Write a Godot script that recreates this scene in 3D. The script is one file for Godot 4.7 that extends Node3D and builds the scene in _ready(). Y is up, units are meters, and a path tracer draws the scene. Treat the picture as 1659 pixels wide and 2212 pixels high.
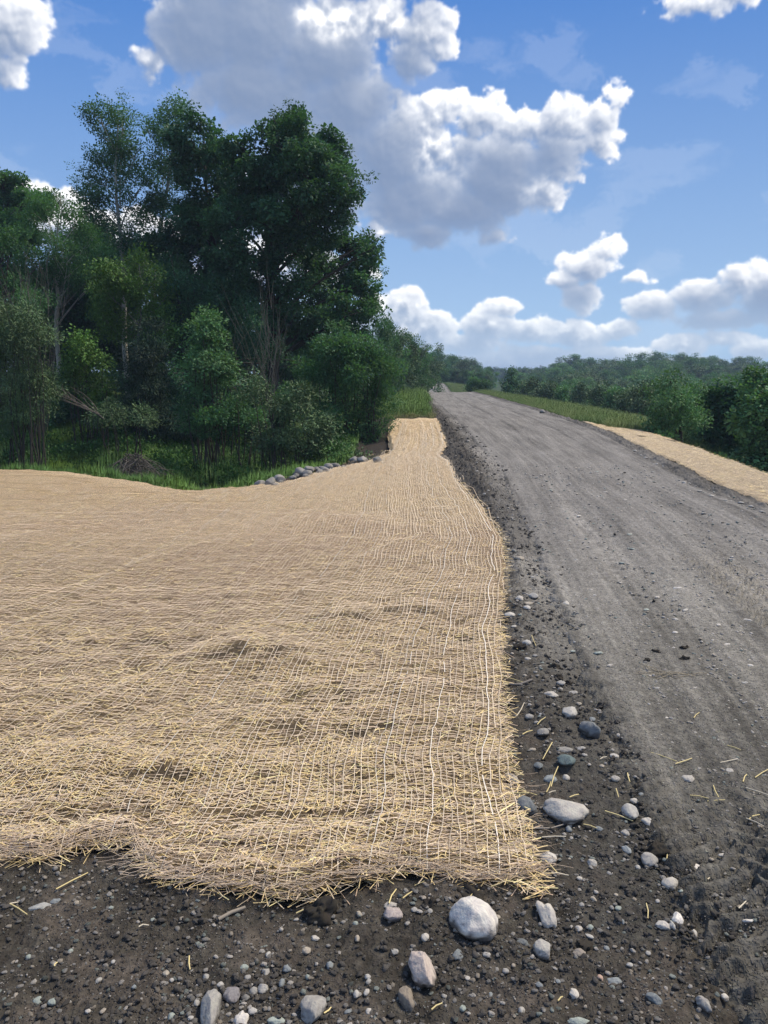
extends Node3D
# Gravel track on an embankment with a straw erosion blanket, woods and meadow. World: x right, y up, -z ahead of the camera.

const EYE := 1.65
const PITCH := 10.2
const HALF := 0.66556        # tangent of half the vertical field of view

var rng := RandomNumberGenerator.new()
var soft_noise := FastNoiseLite.new()
var fine_noise := FastNoiseLite.new()
var names := {}


func _ready():
	rng.seed = 20240611
	setup_noise()
	# --- camera, sky, sun, exposure
	var cam := Camera3D.new()
	cam.name = "camera"
	cam.fov = rad_to_deg(2.0 * atan(HALF))
	cam.position = Vector3(0, EYE, 0)
	cam.rotation_degrees = Vector3(-PITCH, 0, 0)
	cam.near = 0.05
	cam.far = 3000.0
	cam.current = true
	add_child(cam)
	var e := Environment.new()
	e.background_mode = Environment.BG_SKY
	var sky_mat := PanoramaSkyMaterial.new()
	sky_mat.panorama = make_sky()
	var sky := Sky.new()
	sky.sky_material = sky_mat
	e.sky = sky
	e.sky_rotation = Vector3(0, PI, 0)
	e.tonemap_mode = Environment.TONE_MAPPER_LINEAR
	e.tonemap_exposure = 1.38
	e.sdfgi_enabled = true
	e.ssao_enabled = true
	e.ssil_enabled = true
	e.fog_enabled = true
	e.fog_density = 0.0007
	e.fog_light_color = Color(0.72, 0.82, 0.95)
	var we := WorldEnvironment.new()
	we.name = "world_environment"
	we.environment = e
	add_child(we)
	var sun := DirectionalLight3D.new()      # behind thin cloud, high and ahead to the right
	sun.name = "sun"
	sun.light_energy = 1.15
	sun.light_color = Color(1.0, 0.94, 0.84)
	sun.light_angular_distance = 14.0
	sun.shadow_enabled = true
	sun.sky_mode = DirectionalLight3D.SKY_MODE_LIGHT_ONLY
	add_child(sun)
	sun.look_at_from_position(Vector3(0.76, 1.2, -0.42), Vector3.ZERO, Vector3.UP)
	build_all()


func setup_noise():
	soft_noise.seed = 11
	soft_noise.noise_type = FastNoiseLite.TYPE_SIMPLEX_SMOOTH
	soft_noise.frequency = 1.0
	soft_noise.fractal_type = FastNoiseLite.FRACTAL_FBM
	soft_noise.fractal_octaves = 3
	fine_noise.seed = 23
	fine_noise.noise_type = FastNoiseLite.TYPE_SIMPLEX_SMOOTH
	fine_noise.frequency = 1.0
	fine_noise.fractal_type = FastNoiseLite.FRACTAL_FBM
	fine_noise.fractal_octaves = 4


# ---------------------------------------------------------------- sky
# Air and clouds over directions (azimuth, elevation in degrees): cloud bodies as rough discs of thickness, lit along the way to the sun.

const CLOUDS := [
[-12.1,21.3,4.1,3.2,0.0],[-8.4,21.8,4.6,3.7,0.0],[-4.1,20.4,4.7,3.3,0.0],[-8.5,18.2,5.9,2.6,0.0],[-2.2,17.6,4.2,3.2,0.0],[0.7,14.8,3.9,3.7,0.0],[2.3,11.9,4.1,2.8,0.0],
[5.9,11.1,4.5,2.2,0.0],[8.1,12.7,3.5,2.9,0.0],[7.9,9.3,2.6,1.0,0.0],[3.3,9.8,3.9,1.2,0.0],[-4.2,14.8,4.8,3.4,0.0],[-6.2,11.3,5.8,3.3,0.0],[-3.4,22.3,2.3,1.3,0.8],
[0.0,22.4,2.7,1.5,0.6],[2.8,21.8,2.4,1.9,0.3],[4.2,22.4,1.6,1.1,0.2],[4.0,20.7,1.5,1.1,0.2],[1.6,20.2,2.4,1.7,0.0],[-5.2,22.5,1.1,0.7,0.8],[4.0,17.3,2.1,1.6,0.6],
[6.7,16.6,2.8,1.4,0.1],[9.3,16.0,3.1,1.6,0.3],[12.3,16.4,2.5,1.8,0.3],[14.8,16.4,1.8,1.3,0.2],[15.7,17.1,1.5,1.0,0.4],[14.8,14.8,1.4,1.2,0.3],[16.0,15.1,0.6,0.5,0.4],
[11.8,14.3,2.8,2.0,0.0],[8.7,13.8,3.5,2.6,0.0],[11.1,12.2,1.8,1.1,0.4],[13.0,12.9,0.8,0.6,0.4],[3.7,14.9,1.9,2.1,0.6],[5.5,14.8,1.9,1.7,0.0],[-0.5,9.7,1.5,1.2,0.5],
[-13.3,8.2,8.7,2.9,0.8],[-8.8,10.6,2.6,1.8,0.6],[-21.3,9.7,3.4,1.7,0.7],[-8.8,7.9,6.5,2.8,0.8],[-12.2,25.5,6.5,2.9,0.0],[-2.2,26.0,6.2,2.5,0.0],[3.1,25.5,3.4,2.0,0.0],
[-15.3,19.3,1.2,1.3,0.5],[-15.1,22.5,1.5,0.6,0.5],[-24.5,20.2,2.6,2.2,0.3],[-22.8,21.3,1.9,1.0,0.4],[-24.2,18.1,1.1,1.0,0.3],[-26.8,19.8,3.0,3.2,0.0],[20.1,22.0,2.6,1.0,0.4],
[22.5,22.2,1.9,0.7,0.3],[18.5,21.5,1.1,0.4,0.4],[14.6,7.1,2.3,1.1,0.3],[15.5,8.2,1.2,1.0,0.5],[13.1,6.3,1.6,0.7,0.2],[17.4,6.4,1.5,0.5,0.2],[14.1,5.3,1.6,1.1,0.0],
[14.3,4.4,0.8,0.6,0.0],[18.9,6.1,0.7,0.3,0.1],[19.0,4.4,2.2,1.2,0.2],[21.9,4.9,2.6,1.5,0.2],[24.4,5.9,2.1,1.6,0.4],[25.8,4.9,2.2,2.0,0.1],[23.1,3.5,3.7,0.8,0.0],
[27.9,5.4,2.6,2.3,0.1],[1.7,4.8,2.0,1.4,0.6],[-0.3,4.5,2.0,1.1,0.5],[3.4,3.5,2.3,1.1,0.3],[8.6,4.5,1.8,0.8,0.5],[7.7,3.2,2.6,1.2,0.4],[10.6,3.0,2.9,1.1,0.4],
[13.6,2.6,2.9,1.1,0.4],[16.4,2.9,2.2,0.8,0.4],[6.1,2.0,3.7,0.9,0.3],[10.7,1.2,4.9,0.8,0.2],[15.5,1.2,4.4,0.7,0.2],[20.9,1.9,2.4,0.8,0.4],[23.5,2.2,2.0,0.7,0.4],
[25.5,1.6,2.2,0.9,0.4],[28.2,2.0,2.4,1.0,0.3],[-0.6,7.0,0.8,0.5,0.3],[-1.0,2.6,4.7,1.3,0.3],[5.8,0.6,6.7,0.9,0.4],[15.6,0.4,8.2,0.7,0.4],[1.7,2.9,4.0,2.0,0.5],
[20.1,0.5,4.5,0.6,0.4],[-23.1,11.6,1.4,0.4,0.7],[-24.2,11.2,1.6,0.4,0.6]
]


func cloud_field(w: int, h: int, az0: float, el0: float, step: float, extra: Array) -> Array:
	# rows run downwards from el0
	var thick := PackedFloat32Array()
	thick.resize(w * h)
	thick.fill(-9.0)
	var lit := PackedFloat32Array()
	lit.resize(w * h)
	for b in CLOUDS + extra:
		var rx: float = b[2]
		var ry: float = b[3]
		var r := minf(rx, ry) + 0.25 * absf(rx - ry)
		var x0 := maxi(0, int((b[0] - rx * 1.9 - az0) / step))
		var x1 := mini(w - 1, int((b[0] + rx * 1.9 - az0) / step))
		var y0 := maxi(0, int((el0 - b[1] - ry * 1.9) / step))
		var y1 := mini(h - 1, int((el0 - b[1] + ry * 1.9) / step))
		for y in range(y0, y1 + 1):
			var dy: float = (el0 - y * step - b[1]) / ry
			var row := y * w
			for x in range(x0, x1 + 1):
				var dx: float = (az0 + x * step - b[0]) / rx
				var d := sqrt(dx * dx + dy * dy)
				var t := (1.0 - d) * r
				var k := row + x
				var o := thick[k]
				if o < -8.0:
					thick[k] = t
				else:
					var q := clampf(0.5 + (t - o) / 0.9, 0.0, 1.0)
					thick[k] = lerpf(o, t, q) + 0.22 * q * (1.0 - q)
				if b[4] > 0.0 and d < 1.3:
					lit[k] = maxf(lit[k], b[4] * clampf(1.3 - d, 0.0, 1.0))
	return [thick, lit]


func paint_sky(w: int, h: int, az0: float, el0: float, step: float, extra: Array) -> Image:
	var f := cloud_field(w, h, az0, el0, step, extra)
	var thick: PackedFloat32Array = f[0]
	var lit: PackedFloat32Array = f[1]
	var big := FastNoiseLite.new()
	big.seed = 5
	big.frequency = 0.22
	big.fractal_type = FastNoiseLite.FRACTAL_FBM
	big.fractal_octaves = 3
	var billow := FastNoiseLite.new()
	billow.seed = 8
	billow.noise_type = FastNoiseLite.TYPE_CELLULAR
	billow.cellular_distance_function = FastNoiseLite.DISTANCE_EUCLIDEAN
	billow.cellular_return_type = FastNoiseLite.RETURN_DISTANCE
	billow.frequency = 0.75
	billow.fractal_type = FastNoiseLite.FRACTAL_FBM
	billow.fractal_octaves = 5
	billow.fractal_gain = 0.62
	billow.domain_warp_enabled = true
	billow.domain_warp_amplitude = 0.9
	billow.domain_warp_frequency = 0.5
	billow.domain_warp_fractal_octaves = 3
	var wisp := FastNoiseLite.new()
	wisp.seed = 21
	wisp.frequency = 0.55
	wisp.fractal_type = FastNoiseLite.FRACTAL_FBM
	wisp.fractal_octaves = 5
	wisp.domain_warp_enabled = true
	wisp.domain_warp_amplitude = 1.5
	wisp.domain_warp_frequency = 0.25
	var plain_thick := thick.duplicate()
	for y in h:
		var el := el0 - y * step
		var s := lerpf(1.9, 1.0, clampf(el / 9.0, 0.0, 1.0))      # the clouds near the horizon are farther off
		for x in w:
			var k := y * w + x
			var t := thick[k]
			if t < -2.2:
				continue
			var az := az0 + x * step
			var hi := clampf(el / 9.0, 0.0, 1.0)
			var n1 := 0.0
			var n2 := 0.0       # about -1 at the heart of each puff
			if hi > 0.0:
				n1 += hi * big.get_noise_2d(az, el)
				n2 += hi * billow.get_noise_2d(az, el * 1.15)
			if hi < 1.0:
				n1 += (1.0 - hi) * big.get_noise_2d(az * 1.9, el * 1.9)
				n2 += (1.0 - hi) * billow.get_noise_2d(az * 1.9, el * 2.2)
			thick[k] = t + (n1 * 1.15 + (-0.62 - n2) * 1.25 - 0.02) / s
	var out := PackedFloat32Array()
	out.resize(w * h * 4)
	var sx := 0.55
	var sy := 0.83
	var near := 0.42 / step
	var top := Color(0.042, 0.158, 0.46)
	var low := Color(0.38, 0.54, 0.70)
	for y in h:
		var el := el0 - y * step
		var m := clampf(el / 26.0, 0.0, 1.0)
		var blue := low.lerp(top, pow(m, 0.62))
		if el > 26.0:
			blue = top.lerp(Color(0.085, 0.24, 0.62), clampf((el - 26.0) / 50.0, 0.0, 1.0))
		var hz := clampf(1.0 - el / 6.0, 0.0, 1.0)
		var grey := Color(0.15, 0.215, 0.35).lerp(Color(0.36, 0.46, 0.60), hz)
		var white := Color(0.84, 0.845, 0.86).lerp(Color(0.72, 0.765, 0.81), hz)
		for x in w:
			var k := y * w + x
			var t := thick[k]
			var az := az0 + x * step
			var c := blue
			# the air is paler towards the sun's side
			var glow := exp(-pow((az - 8.0) / 30.0, 2.0)) * 0.04
			c = c.lerp(Color(0.62, 0.70, 0.80), glow * (1.0 - m * 0.6))
			# thin veils
			var v := wisp.get_noise_2d(az * 0.16, el * 0.3)
			if v > 0.12 and el > 0.0:
				c = c.lerp(white, clampf((v - 0.12) * 0.4, 0.0, 0.08))
			if t > -0.25:
				var tau := 0.0
				var s := lerpf(1.9, 1.0, clampf(el / 9.0, 0.0, 1.0))
				for i in 6:
					var d := (0.3 + 0.62 * i) / s / step
					var px := x + int(sx * d)
					var py := y - int(sy * d)
					if px >= 0 and px < w and py >= 0 and py < h:
						tau += clampf(lerpf(thick[py * w + px], plain_thick[py * w + px], minf(1.0, 0.8 + 0.2 * i)), 0.0, 1.5) * (1.2 - 0.1 * i)
				tau = (tau * 0.27 + clampf(t, 0.0, 1.8) * 0.30) * s
				var l := lit[k]
				if l > 0.0:
					tau *= 1.0 - 0.97 * clampf(l * (1.0 + 1.6 * wisp.get_noise_2d(az * 1.4 + 40.0, el * 1.4)), 0.0, 1.0)
				var qx := clampi(x + int(sx * near / s), 0, w - 1)
				var qy := clampi(y - int(sy * near / s), 0, h - 1)
				var rel := clampf((t - thick[qy * w + qx]) * 1.9, -1.0, 1.0)
				var light := exp(-0.95 * maxf(tau, 0.0))
				light = clampf(light * (1.0 + 0.42 * rel) + 0.12 * rel * smoothstep(0.05, 0.45, light), 0.0, 1.12)
				var cc := grey.lerp(white, light)
				if light > 1.0:
					cc = white * (1.0 + (light - 1.0) * 0.6)
				cc = cc.lerp(blue, 0.25 * (1.0 - light) * (1.0 - clampf(t / 2.0, 0.0, 1.0)))
				var edge := lerpf(0.85, 0.30, clampf(light * 1.3, 0.0, 1.0)) / s
				var a := smoothstep(-0.06, edge, t)
				c = c.lerp(cc, a * 0.985)
			var o := k * 4
			out[o] = c.r
			out[o + 1] = c.g
			out[o + 2] = c.b
			out[o + 3] = 1.0
	return Image.create_from_data(w, h, false, Image.FORMAT_RGBAF, out.to_byte_array())


func make_sky() -> ImageTexture:
	var r := RandomNumberGenerator.new()
	r.seed = 77
	var extra := []
	# fair-weather clouds all round, outside what the photograph shows
	for i in 170:
		var el := 2.0 + 62.0 * pow(r.randf(), 1.6)
		var az := r.randf_range(44.0, 316.0)
		if el > 34.0:
			az = r.randf_range(-170.0, 170.0)
		if az > 180.0:
			az -= 360.0
		var size := lerpf(2.2, 7.5, clampf(el / 45.0, 0.0, 1.0)) * r.randf_range(0.7, 1.3)
		for j in 5:
			extra.append([az + r.randf_range(-1.6, 1.6) * size, el + r.randf_range(-0.35, 0.45) * size, size * r.randf_range(0.7, 1.2), size * r.randf_range(0.4, 0.6), 0.6 if absf(az) > 85.0 else 0.1])
	var img := paint_sky(1024, 512, -180.0, 90.0, 360.0 / 1024.0, extra)
	img.resize(4096, 2048, Image.INTERPOLATE_CUBIC)
	var step := 360.0 / 4096.0
	var w := 864
	var h := 424
	var part := paint_sky(w, h, -38.0 + 0.5 * step, 35.0 - 0.5 * step, step, extra)
	img.blit_rect(part, Rect2i(0, 0, w, h), Vector2i(int((180.0 - 38.0) / step), int(55.0 / step)))
	return ImageTexture.create_from_image(img)

# ---------------------------------------------------------------- names, tags, small shapes

func numbered(called: String) -> String:
	var n: int = names.get(called, -1) + 1
	names[called] = n
	return called if n == 0 else "%s_%03d" % [called, n]


func tag(o: Node, label := "", category := "", group := "", kind := ""):
	if label: o.set_meta("label", label)
	if category: o.set_meta("category", category)
	if group: o.set_meta("group", group)
	if kind: o.set_meta("kind", kind)
	return o


func obj(called: String, mesh: Mesh, m: Material, parent: Node = null) -> MeshInstance3D:
	var o := MeshInstance3D.new()
	o.name = numbered(called) if parent == null else called
	o.mesh = mesh
	if m:
		o.material_override = m
	if parent:
		parent.add_child(o, true)
	else:
		add_child(o, true)
	return o


func base(called: String, at: Vector3, label: String, category: String, group := "") -> Node3D:
	var o := Node3D.new()
	o.name = numbered(called)
	o.position = at
	add_child(o, true)
	tag(o, label, category, group)
	return o


func copy_of(o: Node3D, at: Vector3, turn: float, size: Vector3, label: String, group: String) -> Node3D:
	var c: Node3D = o.duplicate()
	var stem: String = o.name
	if stem.length() > 4 and stem[stem.length() - 4] == "_" and stem.right(3).is_valid_int():
		stem = stem.left(stem.length() - 4)
	c.name = numbered(stem)
	add_child(c, true)
	c.position = at
	c.rotation = Vector3(0, turn, 0)
	c.scale = size
	c.set_meta("label", label)
	c.set_meta("group", group)
	return c


func lin(c: Color) -> Color:      # a real-world base colour as albedo_color wants it
	return c.linear_to_srgb()


func plain(c: Color, rough := 0.9) -> StandardMaterial3D:
	var m := StandardMaterial3D.new()
	m.albedo_color = lin(c)
	m.roughness = rough
	m.metallic_specular = 0.35
	return m


func tinted(c: Color, rough := 0.9) -> StandardMaterial3D:
	var m := plain(c, rough)
	m.vertex_color_use_as_albedo = true
	return m


func on_ray(dx: float, dy: float, f: float) -> Vector3:
	# the point f metres ahead that lies where the survey sheet (1659 x 2212 units) has (dx, dy)
	var nx := (dx - 829.5) / 1106.0 * HALF
	var ny := (1106.0 - dy) / 1106.0 * HALF
	var p := deg_to_rad(PITCH)
	var k := f / (cos(p) + ny * sin(p))
	return Vector3(nx * k, EYE + (ny * cos(p) - sin(p)) * k, -f)


func on_ground(dx: float, dy: float) -> Vector3:
	var nx := (dx - 829.5) / 1106.0 * HALF
	var ny := (1106.0 - dy) / 1106.0 * HALF
	var p := deg_to_rad(PITCH)
	var d := Vector3(nx, ny * cos(p) - sin(p), cos(p) + ny * sin(p))
	var t := 0.8
	while t < 600.0:
		if EYE + d.y * t < land(d.x * t, d.z * t):
			var a := t / 1.01
			var b := t
			for i in 18:
				var m := (a + b) * 0.5
				if EYE + d.y * m < land(d.x * m, d.z * m): b = m
				else: a = m
			return Vector3(d.x * b, EYE + d.y * b, -d.z * b)
		t *= 1.01
	return Vector3(d.x * 300.0, 0, -d.z * 300.0)


func metres_per_unit(f: float, below := 0.0) -> float:
	return (f * cos(deg_to_rad(PITCH)) + below * sin(deg_to_rad(PITCH))) * HALF / 1106.0


class Shape:
	var v := PackedVector3Array()
	var n := PackedVector3Array()
	var c := PackedColorArray()
	var i := PackedInt32Array()

	func quad(a: Vector3, b: Vector3, cc: Vector3, d: Vector3, nn: Vector3, col: Color) -> void:
		var k := v.size()
		v.append(a); v.append(b); v.append(cc); v.append(d)
		for j in 4:
			n.append(nn)
			c.append(col)
		if (b - a).cross(cc - a).dot(nn) <= 0.0:      # front faces run clockwise
			i.append(k); i.append(k + 1); i.append(k + 2)
			i.append(k); i.append(k + 2); i.append(k + 3)
		else:
			i.append(k); i.append(k + 2); i.append(k + 1)
			i.append(k); i.append(k + 3); i.append(k + 2)

	func tri(a: Vector3, b: Vector3, cc: Vector3, nn: Vector3, col: Color) -> void:
		var k := v.size()
		v.append(a); v.append(b); v.append(cc)
		for j in 3:
			n.append(nn)
			c.append(col)
		i.append(k)
		if (b - a).cross(cc - a).dot(nn) <= 0.0:
			i.append(k + 1); i.append(k + 2)
		else:
			i.append(k + 2); i.append(k + 1)

	func tube(path: PackedVector3Array, radii: PackedFloat32Array, sides: int, col: Color) -> void:
		var first := v.size()
		var last := path.size() - 1
		for j in path.size():
			var dir := (path[mini(j + 1, last)] - path[maxi(j - 1, 0)]).normalized()
			var side := dir.cross(Vector3(0.31, 0.2, 0.93)).normalized()
			if side.length() < 0.1:
				side = dir.cross(Vector3.UP).normalized()
			var up := side.cross(dir).normalized()
			for s in sides:
				var a := TAU * s / sides
				var out := side * cos(a) + up * sin(a)
				v.append(path[j] + out * radii[j])
				n.append(out)
				c.append(col)
		for j in last:
			for s in sides:
				var a := first + j * sides + s
				var b := first + j * sides + (s + 1) % sides
				i.append(a); i.append(b); i.append(b + sides)
				i.append(a); i.append(b + sides); i.append(a + sides)

	func mesh() -> ArrayMesh:
		var arrays := []
		arrays.resize(Mesh.ARRAY_MAX)
		arrays[Mesh.ARRAY_VERTEX] = v
		arrays[Mesh.ARRAY_NORMAL] = n
		arrays[Mesh.ARRAY_COLOR] = c
		arrays[Mesh.ARRAY_INDEX] = i
		var m := ArrayMesh.new()
		m.add_surface_from_arrays(Mesh.PRIMITIVE_TRIANGLES, arrays)
		return m


func sheet(w: int, h: int, v: PackedVector3Array, c: PackedColorArray, uv: PackedVector2Array, skip: PackedByteArray) -> ArrayMesh:
	# a w x h net of points, rows running away from the camera, columns to the right
	var n := PackedVector3Array()
	n.resize(w * h)
	for y in h:
		var r0 := maxi(y - 1, 0) * w
		var r1 := mini(y + 1, h - 1) * w
		for x in w:
			var across := v[y * w + mini(x + 1, w - 1)] - v[y * w + maxi(x - 1, 0)]
			var along := v[r1 + x] - v[r0 + x]
			var k := across.cross(along)
			n[y * w + x] = Vector3.UP if k.length_squared() < 1e-16 else k.normalized()
	var idx := PackedInt32Array()
	idx.resize((w - 1) * (h - 1) * 6)
	var o := 0
	for y in h - 1:
		for x in w - 1:
			var a := y * w + x
			if skip.size() and skip[a]:
				continue
			idx[o] = a; idx[o + 1] = a + w; idx[o + 2] = a + w + 1
			idx[o + 3] = a; idx[o + 4] = a + w + 1; idx[o + 5] = a + 1
			o += 6
	idx.resize(o)
	var arrays := []
	arrays.resize(Mesh.ARRAY_MAX)
	arrays[Mesh.ARRAY_VERTEX] = v
	arrays[Mesh.ARRAY_NORMAL] = n
	arrays[Mesh.ARRAY_COLOR] = c
	if uv.size():
		arrays[Mesh.ARRAY_TEX_UV] = uv
	arrays[Mesh.ARRAY_INDEX] = idx
	var m := ArrayMesh.new()
	m.add_surface_from_arrays(Mesh.PRIMITIVE_TRIANGLES, arrays)
	return m


func scatter(called: String, mesh: Mesh, m: Material, places: Array, tints: PackedColorArray, parent: Node = null) -> MultiMeshInstance3D:
	var mm := MultiMesh.new()
	mm.transform_format = MultiMesh.TRANSFORM_3D
	mm.use_colors = true
	mm.mesh = mesh
	mm.instance_count = places.size()
	for k in places.size():
		mm.set_instance_transform(k, places[k])
		mm.set_instance_color(k, tints[k])
	var o := MultiMeshInstance3D.new()
	o.multimesh = mm
	o.material_override = m
	o.name = called if parent else numbered(called)
	o.set_meta("kind", "stuff")
	if parent: parent.add_child(o, true)
	else: add_child(o, true)
	return o

# ---------------------------------------------------------------- the lie of the land (x to the right, f metres ahead)

const CREST := [[-40, 20.5], [-14, 17.0], [-7.9, 15.7], [-7.1, 15.5], [-5.6, 14.5], [-4.7, 13.6], [-3.9, 12.9], [-3.05, 12.8], [-2.2, 13.2], [-1.65, 14.3], [-1.2, 15.6], [-0.4, 17.2], [0.15, 19.3], [0.12, 24.8], [0.17, 28.0], [0.7, 33], [1.3, 45], [2.2, 62], [2.6, 80], [2.5, 110], [3, 140], [0, 200], [-20, 400]]
const ROAD_RIGHT := [[2.6, -30], [3.2, 2], [4.0, 5], [4.67, 9.2], [4.78, 11.6], [5.13, 13.65], [6.35, 22.7], [7.1, 36], [7.9, 58.7], [8.2, 74], [8.3, 90], [9.3, 123], [6, 160], [-10, 250], [-60, 500]]
const ROAD_LEFT := [[0.6, -30], [0.80, 1.3], [0.90, 2.55], [0.97, 3.27], [1.09, 4.5], [1.36, 7.0], [1.6, 9.5], [2.15, 15.0], [2.46, 24.0], [2.99, 45.0], [3.6, 66], [4.0, 76], [4.5, 90], [6.0, 123], [3, 160], [-13, 250], [-63, 500]]
const MAT_RIGHT := [[0.44, 1.6], [0.49, 2.3], [0.52, 2.68], [0.53, 3.07], [0.63, 3.8], [0.79, 4.95], [1.05, 6.4], [1.23, 7.85], [1.25, 9.28], [1.23, 11.9], [1.37, 15.6], [1.31, 17.3], [1.6, 19.5], [1.76, 22.2], [2.01, 29.1]]
const MAT_FOOT := [[-2.4, 2.36], [-1.31, 2.37], [-1.17, 2.37], [-1.02, 2.45], [-0.92, 2.48], [-0.84, 2.38], [-0.75, 2.29], [-0.52, 2.22], [-0.28, 2.18], [-0.1, 2.24], [0.05, 2.31], [0.26, 2.28], [0.41, 2.27], [0.6, 2.33]]

const NX := 150
const NF := 260
var crest_side := PackedFloat32Array()


func along(p: Array, f: float) -> float:
	if f <= p[0][1]:
		return p[0][0]
	for k in p.size() - 1:
		if f <= p[k + 1][1]:
			var t: float = (f - p[k][1]) / (p[k + 1][1] - p[k][1])
			return lerpf(p[k][0], p[k + 1][0], t)
	return p[p.size() - 1][0]


func foot(x: float) -> float:
	for k in MAT_FOOT.size() - 1:
		if x <= MAT_FOOT[k + 1][0]:
			var t: float = clampf((x - MAT_FOOT[k][0]) / (MAT_FOOT[k + 1][0] - MAT_FOOT[k][0]), 0.0, 1.0)
			return lerpf(MAT_FOOT[k][1], MAT_FOOT[k + 1][1], t * t * (3.0 - 2.0 * t))
	return 2.33


func side_exact(x: float, f: float) -> float:
	var best := 1e12
	var s := 1.0
	for k in CREST.size() - 1:
		var a: Array = CREST[k]
		var b: Array = CREST[k + 1]
		var ex: float = b[0] - a[0]
		var ef: float = b[1] - a[1]
		var px: float = x - a[0]
		var pf: float = f - a[1]
		var t := clampf((px * ex + pf * ef) / (ex * ex + ef * ef), 0.0, 1.0)
		var dx := px - ex * t
		var df := pf - ef * t
		var d := dx * dx + df * df
		if d < best:
			best = d
			s = ex * pf - ef * px
	return -sqrt(best) if s > 0.0 else sqrt(best)


func survey():
	crest_side.resize(NX * NF)
	for j in NF:
		for i in NX:
			crest_side[j * NX + i] = side_exact(-20.0 + i * 0.25, j * 0.25)


func side(x: float, f: float) -> float:       # metres from the shoulder of the bank, positive on the fill
	var u := (x + 20.0) * 4.0
	var w := f * 4.0
	if u < 0.0 or w < 0.0 or u >= NX - 1 or w >= NF - 1:
		return side_exact(x, f)
	var i := int(u)
	var j := int(w)
	u -= i
	w -= j
	var k := j * NX + i
	return lerpf(lerpf(crest_side[k], crest_side[k + 1], u), lerpf(crest_side[k + NX], crest_side[k + NX + 1], u), w)


func land(x: float, f: float) -> float:
	var h := 0.0
	if f > 70.0:
		h = -1.0 * smoothstep(70.0, 86.0, f) + 1.15 * smoothstep(88.0, 122.0, f)
	var s := side(x, f)
	var shallow := 1.0 - 0.85 * smoothstep(20.0, 30.0, f)
	if s > 0.0:
		if s < 14.0:
			h -= 0.35 * exp(-s / 2.5) * shallow
	else:
		var d := -s
		var deep := 0.9 * (1.0 - 0.6 * smoothstep(24.0, 40.0, f))
		h += -0.35 * shallow - deep * smoothstep(0.0, 3.6, d)
		if d > 6.3:
			h += (minf(0.23 * (d - 6.3), 1.75) * (1.0 - 0.5 * smoothstep(26.0, 45.0, f)) + 0.03 * minf(d - 6.3, 40.0))
	var r := x - along(ROAD_RIGHT, f)
	if r > 0.0:
		var near := 1.0 - smoothstep(18.0, 34.0, f)
		var a := 0.12 * minf(r, 2.0) + 0.5 * maxf(0.0, r - 2.0)
		var b := 0.135 * minf(r, 9.0) + 0.28 * maxf(0.0, r - 9.0)
		h -= minf(lerpf(b, a, near), 6.1)
		h += 4.0 * smoothstep(110.0, 260.0, f) * smoothstep(0.0, 30.0, r)
	return h


func covered(x: float, f: float) -> float:     # 1 where finer sheets lie over the ground sheet
	if f > 125.0 or f < -5.0:
		return 0.0
	var l := -30.0 if f < 12.0 else along(MAT_RIGHT, f) - 1.0
	if f > 29.0: l = along(ROAD_LEFT, f) - 0.5
	var r := along(ROAD_RIGHT, f) + (0.7 if f < 30.0 else 0.1)
	if f < 27.0 and side(x, f) > -0.8:
		l = -40.0
	return smoothstep(l - 0.3, l + 0.3, x) * (1.0 - smoothstep(r - 0.3, r + 0.3, x))


func grain_image(size: int, seed_: int, freq: float, octaves: int) -> Image:
	var n := FastNoiseLite.new()
	n.seed = seed_
	n.frequency = freq
	n.fractal_octaves = octaves
	n.fractal_type = FastNoiseLite.FRACTAL_FBM
	n.fractal_gain = 0.65
	var im := n.get_seamless_image(size, size, false, false, 0.2)
	im.convert(Image.FORMAT_RGB8)
	return im


func spot(im: Image, x: int, y: int, rx: int, ry: int, c: Color):
	var s := im.get_width()
	for j in range(-ry, ry + 1):
		var half := int(rx * sqrt(maxf(0.0, 1.0 - float(j * j) / ((ry + 0.5) * (ry + 0.5)))))
		for i in range(-half, half + 1):
			im.set_pixel(posmod(x + i, s), posmod(y + j, s), c)


func soil_maps(seed_: int, pebbles: int, dark: float, bright: float) -> Array:
	# colour multiplier and relief of crumbly earth with grit in it
	var r := RandomNumberGenerator.new()
	r.seed = seed_
	var s := 1024
	var noise := grain_image(s, seed_, 0.035, 5)
	var rough := grain_image(s, seed_ + 1, 0.012, 4)
	var a := noise.get_data()
	var b := rough.get_data()
	var col := PackedByteArray()
	col.resize(s * s * 3)
	var hgt := PackedByteArray()
	hgt.resize(s * s)
	for k in s * s:
		var v := a[k * 3] / 255.0
		var w := b[k * 3] / 255.0
		var q := clampf(dark + (bright - dark) * (0.6 * v + 0.4 * w), 0.0, 1.0)
		col[k * 3] = int(q * 255.0)
		col[k * 3 + 1] = int(q * 252.0)
		col[k * 3 + 2] = int(q * 247.0)
		hgt[k] = int(clampf(0.25 + 0.5 * (0.62 * v + 0.38 * w), 0.0, 1.0) * 255.0)
	var im := Image.create_from_data(s, s, false, Image.FORMAT_RGB8, col)
	var hi := Image.create_from_data(s, s, false, Image.FORMAT_L8, hgt)
	for k in pebbles:
		var x := r.randi() % s
		var y := r.randi() % s
		var rad := 1 + int(4.2 * pow(r.randf(), 4.0))
		var t := r.randf_range(0.55, 1.0)
		var c := Color(t, t * r.randf_range(0.96, 1.02), t * r.randf_range(0.93, 1.03))
		spot(im, x, y, rad + r.randi() % 2, rad, c)
		spot(hi, x, y, rad, rad, Color(0.82, 0.82, 0.82))
	im.generate_mipmaps()
	return [ImageTexture.create_from_image(im), ImageTexture.create_from_image(hi)]


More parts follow.
